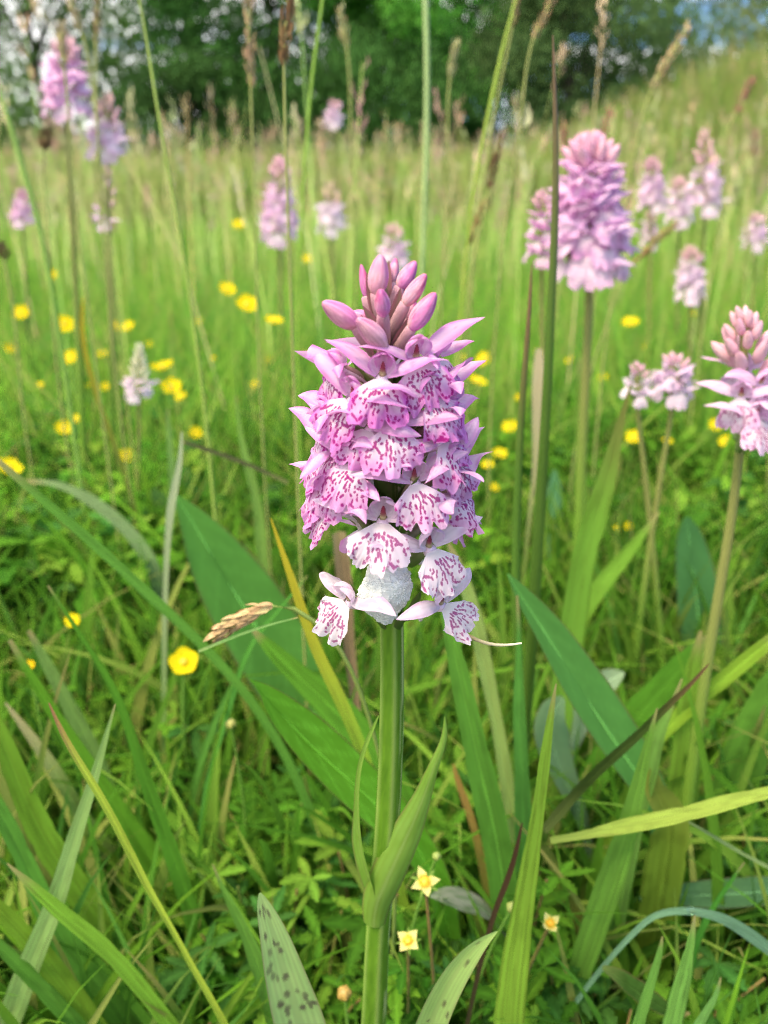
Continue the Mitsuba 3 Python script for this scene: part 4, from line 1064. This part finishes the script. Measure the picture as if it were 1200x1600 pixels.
def tormentil(label, x, y, h, seed, group=None, flower=None, leaves=8, lean=0.0, size=.0105):
    g = R(3000 + seed)
    key = thing('tormentil_plant', label, 'tormentil', group)
    z0 = ground_z(x, y)
    top = np.array([x + lean + g.normal(0, .004), y + g.normal(0, .004), h]) if flower is None else P(*flower[:3])
    foot = np.array([x, y, z0 - .004])
    mid = foot * .5 + top * .5 + [g.normal(0, .005), g.normal(0, .005), .003]
    pts = spline([foot, mid, top], 20)
    v, f, t = tube(pts, np.linspace(.0007, .00045, 20), 6)
    put(child(key, 'stem'), v, f, lerp((0.14, 0.20, 0.04), (0.24, 0.13, 0.06), t * g.random()), 'stem_material')
    for i in range(leaves):
        u = g.uniform(.35, .98 if flower is None else .86)
        b = pts[int(u * 19)] + [g.normal(0, .002), g.normal(0, .002), 0]
        a = i * 2.4 + g.uniform(0, 1)
        out = np.array([math.cos(a), math.sin(a), 0])
        face = unit(np.array([0, 0, 1]) + out * .35 + TOCAM(b) * g.uniform(0.0, .7))
        e = b + out * g.uniform(.003, .012) + [0, 0, g.uniform(.001, .005)]
        vv, ff, tt = tube(np.array([b, (b + e) / 2 + [0, 0, .001], e]), .00035, 5)
        c0 = GREENS * np.asarray(TORM[g.integers(len(TORM))])
        M = compound_leaf(g, e, face, size * g.uniform(.75, 1.35), c0, 5 if g.random() < .6 else 3)
        M.add(vv, ff, c0)
        M.put(child(key, 'leaf'), 'leaf_material')
    if flower is not None:
        r = flower[3] / 2 * metres(*flower[:3]) * 1.05
        n = unit(TOCAM(top) + np.array([0, 0, .55]) + [g.normal(0, .15), 0, 0])
        Mx = axis_to(n, (0, 1, .1))
        fl = child(key, 'flower')
        ph = flower[4]
        for k in range(4):
            a = ph + k * PI / 2 + g.normal(0, .13)
            d = np.array([math.cos(a), math.sin(a), 0])
            pts2 = spline(np.array([d * .05, d * .55 + [0, 0, .06], d * .92 + [0, 0, flower[5]]]) * r, 8)
            v, f, tt, aa = ribbon(pts2, r * (.56 if flower[3] > 45 else .72) * np.array([.4, .75, .98, 1, .85, .6, .32, .06]), [0, 0, 1], 7, 0, .3)
            put(child(fl, 'petal'), v @ Mx.T + top, f, lerp((0.88, 0.60, 0.03), (0.88, 0.84, 0.32), smooth(.05, .55, tt)), 'petal_material')
            a += PI / 4
            d = np.array([math.cos(a), math.sin(a), 0])
            pts2 = spline(np.array([d * .05, d * .5 - [0, 0, .03], d * .95]) * r, 6)
            v, f, tt, aa = ribbon(pts2, r * .24 * np.array([.6, 1, 1, .8, .5, .08]), [0, 0, 1], 3, .2)
            put(child(fl, 'sepal'), v @ Mx.T + top - n * r * .05, f, (0.24, 0.40, 0.08), 'leaf_material')
        m = trimesh.creation.icosphere(subdivisions=2)
        v = np.array(m.vertices) * [.28, .28, .18] * (1 + .3 * (meshkit.noise(np.array(m.vertices) * 7)[:, None] - .5))
        S = Mesh()
        ico = trimesh.creation.icosphere(subdivisions=1)
        for _ in range(16):
            a, q = g.uniform(0, 2 * PI), g.uniform(.2, .42)
            S.add((np.array(ico.vertices) * [.045, .045, .05] + [q * math.cos(a), q * math.sin(a), g.uniform(.12, .26)]) * r @ Mx.T + top, ico.faces, jitter(g, (0.78, 0.50, 0.04), .1))
        labels[S.put(child(fl, 'stamen'), 'bud_material')] = {'kind': 'stuff'}
        put(child(fl, 'centre'), (v * r + [0, 0, .08 * r]) @ Mx.T + top, m.faces, (0.80, 0.42, 0.02), 'bud_material')
    return key


def tormentils():
    p = P(664, 1420, .175)
    tormentil('tormentil with the upper, star shaped yellow flower right of the front stem', p[0] + .002, .19, .1, 1, flower=(664, 1378, .168, 50, .2, .25), leaves=7)
    tormentil('tormentil with the lower yellow flower right beside the front stem', .006, .185, .1, 2, flower=(638, 1470, .163, 42, .75, .2), leaves=7)
    tormentil('tormentil with a small half closed yellow flower beside the bright blade', .043, .185, .1, 3, flower=(860, 1443, .163, 32, .4, .75), leaves=8)
    g = R(77)
    spots = [(240, 1200, .27, 'behind the long dark green blade at the lower left'), (330, 1270, .25, 'left of the leaf with the dark red margin, low'), (450, 1260, .24, 'under the tip of the red margined leaf'),
             (520, 1330, .215, 'just left of the sheathing leaf'), (360, 1380, .205, 'above the tip of the spotted leaf, to its left'), (450, 1390, .205, 'just right of the tip of the spotted leaf'),
             (300, 1450, .2, 'right of the slim yellow blade, near the bottom'), (530, 1440, .195, 'touching the left side of the stem above the bottom'), (390, 1500, .19, 'behind the left edge of the spotted leaf'),
             (260, 1540, .185, 'nearest the bottom, left of the spotted leaf'), (520, 1540, .18, 'between the spotted leaf and the foot of the stem'), (340, 1580, .18, 'at the bottom edge, left of the spotted leaf'),
             (700, 1300, .23, 'above the star shaped flower'), (680, 1480, .195, 'right of the lower yellow flower'), (740, 1560, .18, 'behind the narrow blotched leaf at the bottom'),
             (880, 1390, .19, 'above the half closed yellow flower'), (900, 1500, .18, 'under the half closed yellow flower'), (860, 1560, .17, 'at the bottom, right of the bright yellow green blade'),
             (650, 1570, .185, 'at the bottom, right of the foot of the stem'), (960, 1560, .175, 'around the curled dark leaf at the bottom'), (1150, 1100, .3, 'highest at the right edge'),
             (1180, 1200, .27, 'at the right edge above the level blade'), (1160, 1300, .24, 'at the right edge under the level blade'), (1010, 1360, .23, 'below the olive folded leaf'),
             (200, 1130, .30, 'below the nearest buttercup, to its left'), (300, 1130, .30, 'right below the nearest buttercup'), (420, 1180, .27, 'beside the lower edge of the red margined leaf'),
             (150, 1060, .33, 'highest at the left among the blades'), (480, 1210, .25, 'behind the middle of the red margined leaf'), (560, 1380, .2, 'hidden behind the stem at the sheathing leaf'),
             (600, 1530, .2, 'behind the foot of the stem'), (220, 1400, .22, 'left of the slim yellow blade, behind the folded blade'), (250, 1330, .24, 'crossed by the slim yellow blade'),
             (700, 1400, .205, 'around the star shaped flower'), (780, 1500, .19, 'left of the bright yellow green blade near the bottom'), (1100, 1540, .175, 'behind the short upright blade at the bottom right'),
             (1170, 1500, .18, 'in the bottom right corner under the arching bluish blade'), (120, 1200, .27, 'behind the wide bright blade at the left'), (720, 1200, .27, 'right of the stem, behind the wide upright blade'), (640, 1250, .25, 'right of the stem above the sheathing leaf')]
    for i, (px, py, Y, where) in enumerate(spots):
        o = P(px, py, Y)
        h = max(o[2], .028)
        tormentil('toothed leafy tormentil shoot without flower ' + where, o[0], Y, h, 20 + i, 'tormentil shoots around the front stem', leaves=9, size=.0125)


tormentils()


def small_bud(label, px, py, d, Y, col, seed):
    g = R(3900 + seed)
    key = thing('tormentil_bud', label, 'flower bud')
    o = P(px, py, Y)
    r = d * metres(px, py, Y) / 2
    m = trimesh.creation.icosphere(subdivisions=3)
    v = np.array(m.vertices)
    v *= 1 + .10 * np.cos(5 * np.arctan2(v[:, 1], v[:, 0]))[:, None] * (1 - v[:, 2:] ** 2)
    put(child(key, 'bud'), v * r + o, m.faces, lerp(col, np.asarray(col) * .6, meshkit.noise(v * 4)), 'bud_material')
    foot = o + [-.006, .006, 0]
    foot[2] = -.003
    stalk(foot, o, .0005, g, key=key)


small_bud('pale green round bud right of the upper tormentil flower', 800, 1418, 17, .17, (0.40, 0.46, 0.12), 1)
small_bud('pale yellow round bud below the net veined leaf at left', 360, 1131, 16, .24, (0.50, 0.50, 0.14), 2)
small_bud('orange tan bud left of the foot of the front stem', 538, 1552, 22, .165, (0.48, 0.32, 0.08), 3)
small_bud('small green bud above the upper tormentil flower', 682, 1338, 13, .18, (0.34, 0.44, 0.10), 4)


# ------------------------------------------------------------------ the sward, as one mass each
def blades_mesh(g, foot, height, lean, width, cols, seg=5, curl=1.0, tips=None):
    """many grass blades at once: foot (n,3), height (n), lean (n,2), width (n), cols (n,3)"""
    n = len(foot)
    t = np.linspace(0, 1, seg + 1)
    bend = (t ** 2)[None, :, None] * lean[:, None, :] * curl
    z = t[None] * height[:, None] * (1 - 0.28 * (t ** 2)[None] * np.clip(np.linalg.norm(lean, axis=1) / height, 0, 1.5)[:, None])
    p = np.concatenate([foot[:, None, :2] + bend, (foot[:, 2:] + z)[..., None]], -1)
    yaw = g.uniform(0, PI, n)
    ay = np.where(g.random(n) < .6, yaw * .35 - .5, yaw)
    s = np.stack([np.cos(ay), np.sin(ay), 0 * ay], 1)
    w = width[:, None] * np.clip(1 - t ** 2.2, 0.03, 1)[None] * np.clip(0.55 + t * 2, 0, 1)[None]
    a, b = p - s[:, None] * w[..., None] / 2, p + s[:, None] * w[..., None] / 2
    nrm = np.stack([-s[:, 1], s[:, 0], 0 * ay], 1)
    m = p + nrm[:, None] * (w * 0.22)[..., None]
    v = np.stack([a, m, b], 2).reshape(-1, 3)
    k = 3 * (seg + 1)
    f0 = grid_faces(seg + 1, 3)
    f = (f0[None] + (np.arange(n) * k)[:, None, None]).reshape(-1, 3)
    tt = np.repeat(np.tile(t[None], (n, 1))[..., None], 3, 2)
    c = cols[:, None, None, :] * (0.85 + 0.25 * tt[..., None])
    if tips is not None:
        c = c * (1 - (tips[:, None, None] * smooth(.6, 1, tt))[..., None]) + np.array([.46, .36, .14]) * (tips[:, None, None] * smooth(.6, 1, tt))[..., None]
    return v, f, np.broadcast_to(c, (n, seg + 1, 3, 3)).reshape(-1, 3)


PAL = np.array([(0.15, 0.36, 0.03), (0.20, 0.44, 0.035), (0.10, 0.28, 0.03), (0.26, 0.47, 0.05), (0.33, 0.50, 0.09), (0.13, 0.35, 0.055), (0.35, 0.43, 0.10), (0.12, 0.33, 0.03), (0.19, 0.42, 0.04), (0.17, 0.40, 0.04), (0.11, 0.30, 0.035), (0.24, 0.45, 0.05)])


def scatter(g, n, y0, y1, margin=1.45, power=1.0):
    """feet spread over the ground that the camera can see (and a margin), evenly in log distance"""
    y = np.exp(g.uniform(math.log(y0), math.log(y1), n)) if power == 0 else (g.uniform(y0 ** power, y1 ** power, n)) ** (1 / power)
    x = g.uniform(-1, 1, n) * (y * 0.52 * margin + 0.08)
    return x, y


def keep_clear(x, y, top):
    """blades nearer than the orchid may not stand in front of it or fill the lens"""
    px, py = project(np.stack([x, y, top], -1))
    near = y < 0.20
    bad = near & (np.abs(px - 600) < 330) & (py < 1330 + 0.25 * np.abs(px - 600))
    bad |= near & (py < 1220)
    bad |= (y < 0.30) & (py < 1000)
    bad |= (y < 0.40) & (py < 820)
    return ~bad


def sward():
    g = R(41)
    # short grass near
    x, y = scatter(g, 11500, .15, .75, power=0)
    k = g.random(len(x)) < smooth(.15, .5, y) * .75 + .25
    x, y = x[k], y[k]
    patch = meshkit.fbm(np.stack([x * 7, y * 7, x * 0], -1), 3)
    h = (0.055 + 0.055 * g.random(len(x)) + .10 * np.clip(patch - .45, 0, 1)) * np.clip(.65 + y, .75, 1.15)
    lean = g.normal(0, .35, (len(x), 2)) * h[:, None]
    ok = keep_clear(x + lean[:, 0], y + np.minimum(lean[:, 1], 0) * .6, h) & (y + lean[:, 1] > .145)
    x, y, h, lean = x[ok], y[ok], h[ok], lean[ok]
    col = GREENS * PAL[g.integers(0, len(PAL), len(x))] * (0.75 + .5 * g.random((len(x), 1)))
    M = Mesh()
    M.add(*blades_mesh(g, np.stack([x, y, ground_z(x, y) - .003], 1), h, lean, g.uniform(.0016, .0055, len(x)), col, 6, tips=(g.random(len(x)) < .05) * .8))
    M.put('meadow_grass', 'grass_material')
    labels['meadow_grass'] = {'label': 'short dense green grass of the near meadow floor between the flowers', 'category': 'grass', 'kind': 'stuff'}
    n = 1150
    x, y = scatter(g, n, .20, .8, power=0)
    h = g.uniform(.08, .17, n)
    lean = g.normal(0, .5, (n, 2)) * h[:, None]
    ok = keep_clear(x + lean[:, 0], y + np.minimum(lean[:, 1], 0) * .6, h) & (y + lean[:, 1] > .16)
    col = GREENS * PAL[g.integers(0, len(PAL), n)] * (0.7 + .5 * g.random((n, 1)))
    M = Mesh()
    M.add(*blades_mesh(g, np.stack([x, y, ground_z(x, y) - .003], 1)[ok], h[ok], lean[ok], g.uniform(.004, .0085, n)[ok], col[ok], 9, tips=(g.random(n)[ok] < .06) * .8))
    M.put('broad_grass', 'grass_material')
    labels['broad_grass'] = {'label': 'broader arching grass leaves mixed through the near meadow', 'category': 'grass', 'kind': 'stuff'}
    # middle distance
    M = Mesh()
    x, y = scatter(g, 42000, .7, 4.5, power=0)
    k = g.random(len(x)) < .45 + .55 * smooth(1.0, 2.0, y)
    x, y = x[k], y[k]
    patch = meshkit.fbm(np.stack([x * 3, y * 3, x * 0 + 3], -1), 3)
    h = 0.075 + 0.11 * g.random(len(x)) + .16 * np.clip(patch - .45, 0, 1) + .05 * smooth(1.2, 4, y)
    lean = g.normal(0, .30, (len(x), 2)) * h[:, None]
    col = PAL[g.integers(0, len(PAL), len(x))] * (0.8 + .35 * g.random((len(x), 1))) * (1 + .5 * (patch - .5))[:, None] * 0.82 + 0.012
    pb = project(np.stack([x + lean[:, 0], y + lean[:, 1], h], -1))
    ok = np.ones(len(x), bool)
    for fx, fy, fY, fr in BUTTERCUPS:                       # the buttercups stand in gaps of the sward
        ok &= ~((y < fY + .01) & (np.abs(pb[0] - fx) < fr * 0.8) & (pb[1] < fy + fr * .6))
    x, y, h, lean, col = x[ok], y[ok], h[ok], lean[ok], col[ok]
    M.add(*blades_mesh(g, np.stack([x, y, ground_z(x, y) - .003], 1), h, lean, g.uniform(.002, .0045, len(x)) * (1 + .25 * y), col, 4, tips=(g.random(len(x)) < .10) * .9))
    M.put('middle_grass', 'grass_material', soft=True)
    labels['middle_grass'] = {'label': 'bright blurred grass of the middle meadow behind the front orchid', 'category': 'grass', 'kind': 'stuff'}
    # far
    M = Mesh()
    x, y = scatter(g, 52000, 4.0, 26, power=0)
    patch = meshkit.fbm(np.stack([x * .8, y * .8, x * 0 + 3], -1), 3)
    h = .20 + .22 * g.random(len(x)) + .15 * patch + .22 * smooth(5, 9, y) * smooth(.2, 1.2, x) * g.random(len(x))
    lean = g.normal(0, .25, (len(x), 2)) * h[:, None]
    far = 0.68 * np.array([(0.16, 0.36, 0.05), (0.22, 0.36, 0.07), (0.30, 0.37, 0.11), (0.34, 0.33, 0.15), (0.17, 0.32, 0.06)])
    col = far[g.integers(0, 5, len(x))] * (0.8 + .45 * g.random((len(x), 1)))
    M.add(*blades_mesh(g, np.stack([x, y, ground_z(x, y) - .01], 1), h, lean, g.uniform(.006, .012, len(x)) * (.6 + .12 * y), col, 3, tips=(g.random(len(x)) < .22) * .9))
    M.put('far_grass', 'grass_material', soft=True)
    labels['far_grass'] = {'label': 'tall straw tinged grass of the far meadow and bank below the trees', 'category': 'grass', 'kind': 'stuff'}
    # tall flowering stems in the distance
    M = Mesh()
    x, y = scatter(g, 2900, .8, 14, power=0)
    top = .26 + .22 * g.random(len(x)) + .10 * smooth(1, 6, y)
    keep = g.random(len(x)) < np.where(y < 1.6, .07, .85)
    for xi, yi, hi in zip(x[keep], y[keep], top[keep]):
        z0 = ground_z(xi, yi)
        ln = g.normal(0, .12, 2) * hi
        p0 = np.array([xi, yi, z0])
        p2 = p0 + [ln[0], ln[1], hi]
        r = (.0007 + .0005 * yi * .5)
        pts = np.array([p0, p0 * .5 + p2 * .5 - [ln[0] * .2, ln[1] * .2, 0], p2])
        v, f, t = tube(pts, [r, r * .8, r * .5], 3, cap=False)
        c = jitter(g, (0.30, 0.42, 0.11) if g.random() < .7 else (0.42, 0.37, 0.19), .15)
        M.add(v, f, c)
        if g.random() < .75:
            hc = jitter(g, [(0.52, 0.45, 0.27), (0.42, 0.31, 0.20), (0.46, 0.48, 0.25), (0.44, 0.29, 0.24)][g.integers(4)], .15)
            L = g.uniform(.035, .075)
            for _ in range(9):
                u = g.random()
                o = p2 - unit(p2 - p0) * L * u
                sd = unit(g.normal(size=3) * [1, 1, .3])
                d = unit(sd * .5 + [0, 0, 1])
                l2 = g.uniform(.010, .018) * (1 + .06 * yi)
                w = l2 * .25 * np.array([.6, 1, .1])
                v, f, tt, aa = ribbon(np.array([o, o + d * l2 * .5 + sd * l2 * .2, o + d * l2]), w, sd, 3, .4)
                M.add(v, f, hc * g.uniform(.5, .95))
    M.put('flowering_meadow_grass', 'dry_material', soft=True)
    labels['flowering_meadow_grass'] = {'label': 'scattered tall brownish flowering grass stems rising through the far meadow', 'category': 'grass', 'kind': 'stuff'}
    # low leaves that fill the meadow floor
    M = Mesh()
    x, y = scatter(g, 5800, .16, 1.6, power=0)
    k = g.random(len(x)) < smooth(.18, .5, y) * .5 + .5
    x, y = x[k], y[k]
    px = project(np.stack([x, y, x * 0 + .03], -1))
    z = ground_z(x, y) + .006 + .045 * g.random(len(x)) * np.clip(.4 + y, 0, 1)
    for xi, yi, zi in zip(x, y, z):
        c0 = GREENS * np.asarray(TORM[g.integers(len(TORM))])
        if yi < .6:
            mm = compound_leaf(g, np.array([xi, yi, zi]), unit([g.normal(0, .3), g.normal(-.2, .3), 1]), g.uniform(.007, .013), np.asarray(c0) * g.uniform(.6, 1.1), 3)
            for a, b, c in zip(mm.v, mm.f, mm.c):
                M.v.append(a); M.f.append(b - b.min() + M.n); M.c.append(c); M.n += len(a)
        else:
            for _ in range(3):
                d = unit(g.normal(size=3) * [1, 1, .4])
                l = g.uniform(.010, .022)
                q = np.array([xi, yi, zi]) + g.normal(0, .004, 3)
                v, f, tt, aa = ribbon(np.array([q, q + d * l * .5 + [0, 0, .002], q + d * l]), l * .5 * np.array([.3, 1, .2]), [0, 0, 1], 3, .2)
                M.add(v, f, jitter(g, c0, .15))
    n = 6500
    x, y = scatter(g, n, .42, 2.2, power=0)
    clump = meshkit.fbm(np.stack([x * 9, y * 9, x * 0 + 8], -1), 3)
    k = clump > .47
    x, y, clump = x[k], y[k], clump[k]
    for xi, yi, ci in zip(x, y, clump):
        q0 = np.array([xi, yi, ground_z(xi, yi) + g.uniform(.02, .085)])
        c0 = GREENS * np.asarray(TORM[g.integers(len(TORM))]) * (1.15 + 1.2 * (ci - .5))
        for _ in range(4):
            d = unit(g.normal(size=3) * [1, 1, .45])
            l = g.uniform(.012, .028)
            q = q0 + g.normal(0, .006, 3)
            v, f, tt, aa = ribbon(np.array([q, q + d * l * .5 + [0, 0, .003], q + d * l]), l * .55 * np.array([.3, 1, .2]), [0, 0, 1], 3, .25)
            M.add(v, f, jitter(g, c0, .12))
    M.put('ground_cover', 'leaf_material')
    labels['ground_cover'] = {'label': 'low toothed green leaves carpeting the meadow floor', 'category': 'ground cover', 'kind': 'stuff'}


sward()


# ------------------------------------------------------------------ trees and bushes
def tree(label, x, y, height, spread, seed, leaves=14000, name='tree', cat='tree', col=(0.07, 0.17, 0.03), base=0.6, size=.10, clumps=60, trunk=.16, gap=1.0, group=None):
    g = R(6000 + seed)
    key = thing(name, label, cat, group)
    z0 = float(ground_z(x, y))
    M = Mesh()
    top = np.array([x + g.normal(0, .3), y, z0 + height])
    foot = np.array([x, y, z0 - .2])
    pts = spline([foot, foot * .6 + top * .4 + [g.normal(0, .15), 0, 0], top], 16)
    v, f, t = tube(pts, np.linspace(trunk, trunk * .15, 16), 9)
    bark = lambda v: lerp((0.05, 0.04, 0.03), (0.11, 0.095, 0.075), meshkit.fbm(v * [9, 9, 2], 3))
    M.add(v, f, bark(v))
    cl = []
    for i in range(clumps):
        u = g.uniform(base, 1.0) ** 1.0
        prof = math.sin(PI * np.clip((u - base * .55) / (1.08 - base * .55), 0, 1)) ** .6
        a = g.uniform(0, 2 * PI)
        rr = spread * prof * math.sqrt(g.uniform(.15, 1))
        k = pts[min(15, int(u * .85 * 15))]
        e = np.array([x + rr * math.cos(a), y + rr * math.sin(a), z0 + u * height])
        if i % 2 == 0:
            b = spline([k - [0, 0, .2 * rr], (k + e) / 2 + [0, 0, .15 * rr], e], 7)
            v, f, t = tube(b, np.linspace(trunk * .35, trunk * .05, 7), 5)
            M.add(v, f, bark(v))
        cl.append((e, g.uniform(.45, 1.0) * spread * .40))
    M.put(child(key, 'trunk'), 'bark_material')
    per = leaves // clumps
    C = np.repeat(np.array([c[0] for c in cl]), per, 0)
    Rr = np.repeat(np.array([c[1] for c in cl]), per)
    n = len(C)
    d = unit(g.normal(size=(n, 3))) * (g.random(n) ** .45)[:, None] * Rr[:, None] * [1.25, 1.25, .8]
    o = C + d
    nn = unit(g.normal(size=(n, 3)) + [0, 0, .8])
    s = unit(np.cross(nn, g.normal(size=(n, 3))))
    q = np.cross(nn, s)
    l = size * g.uniform(.6, 1.3, n)[:, None]
    v = np.stack([o - s * l * .5, o + q * l * .28 + nn * l * .05, o + s * l * .5, o - q * l * .28 + nn * l * .05], 1).reshape(-1, 3)
    b4 = np.arange(n)[:, None] * 4
    f = np.vstack([b4 + [0, 2, 1], b4 + [0, 3, 2]])
    clump_tone = np.repeat(g.uniform(.75, 1.3, clumps), per)
    c = 2.0 * np.asarray(col) * (clump_tone * g.uniform(.75, 1.25, n))[:, None]
    kk = put(child(key, 'crown'), v, f, np.repeat(c, 4, 0), 'leaf_material', False)
    labels[kk] = {'kind': 'stuff'}


for args in [('airy tree with many bright sky gaps at the upper left', -6.4, 17, 9, 3.4, 1, 18000, (0.09, 0.17, 0.04), .06, 110),
             ('thin branched tree left, next to the airy one', -4.0, 18.5, 8.5, 3.0, 2, 15000, (0.07, 0.15, 0.04), .06, 110),
             ('dense dark tree at the top left of centre', -1.8, 17, 9, 2.8, 3, 36000, (0.05, 0.13, 0.03), .06, 130),
             ('dense green tree at the top centre', 0.9, 16.5, 9, 2.7, 4, 50000, (0.07, 0.20, 0.03), .06, 130),
             ('dark bluish tree right of centre at the top', 3.1, 18, 9, 2.4, 5, 13000, (0.04, 0.12, 0.05), .06, 110),
             ('open tree with blue sky gaps at the upper right', 5.8, 19, 9, 3.0, 6, 7500, (0.07, 0.17, 0.05), .12, 100),
             ('open tree at the far upper right corner', 9.0, 18, 9, 3.0, 7, 9000, (0.08, 0.19, 0.05), .14, 100),
             ('thin tree at the far upper left edge', -9.6, 18, 9, 3.2, 8, 13000, (0.08, 0.16, 0.04), .06, 110)]:
    tree(*args[:7], col=args[7], base=args[8], clumps=args[9], size=.15, trunk=.075)
for i, args in enumerate([('dark bush at the foot of the trees left of centre', -3.0, 15.5, 2.0, 1.8), ('dark bush at the foot of the trees in the centre', 0.2, 15, 2.3, 1.9),
                          ('shaded bush behind the bank right of centre', 2.6, 11.5, 2.2, 1.6), ('low bush under the airy tree at the left', -6.4, 15.5, 0.9, 2.0), ('brownish bush on top of the bank at the right', 6.8, 15.5, 2.4, 2.2)]):
    tree(*args, 11 + i, 12000, 'bush', 'bush', [(0.04, 0.09, 0.025), (0.04, 0.10, 0.025), (0.05, 0.09, 0.03), (0.06, 0.10, 0.03), (0.10, 0.13, 0.05)][i], base=.08, clumps=60, trunk=.04, size=.11)

_a = np.array(TABLE, np.float32)
TABLE_ARRAYS.extend(mi.Float(np.ascontiguousarray(_a[:, k])) for k in range(9))
dr.eval(*TABLE_ARRAYS)
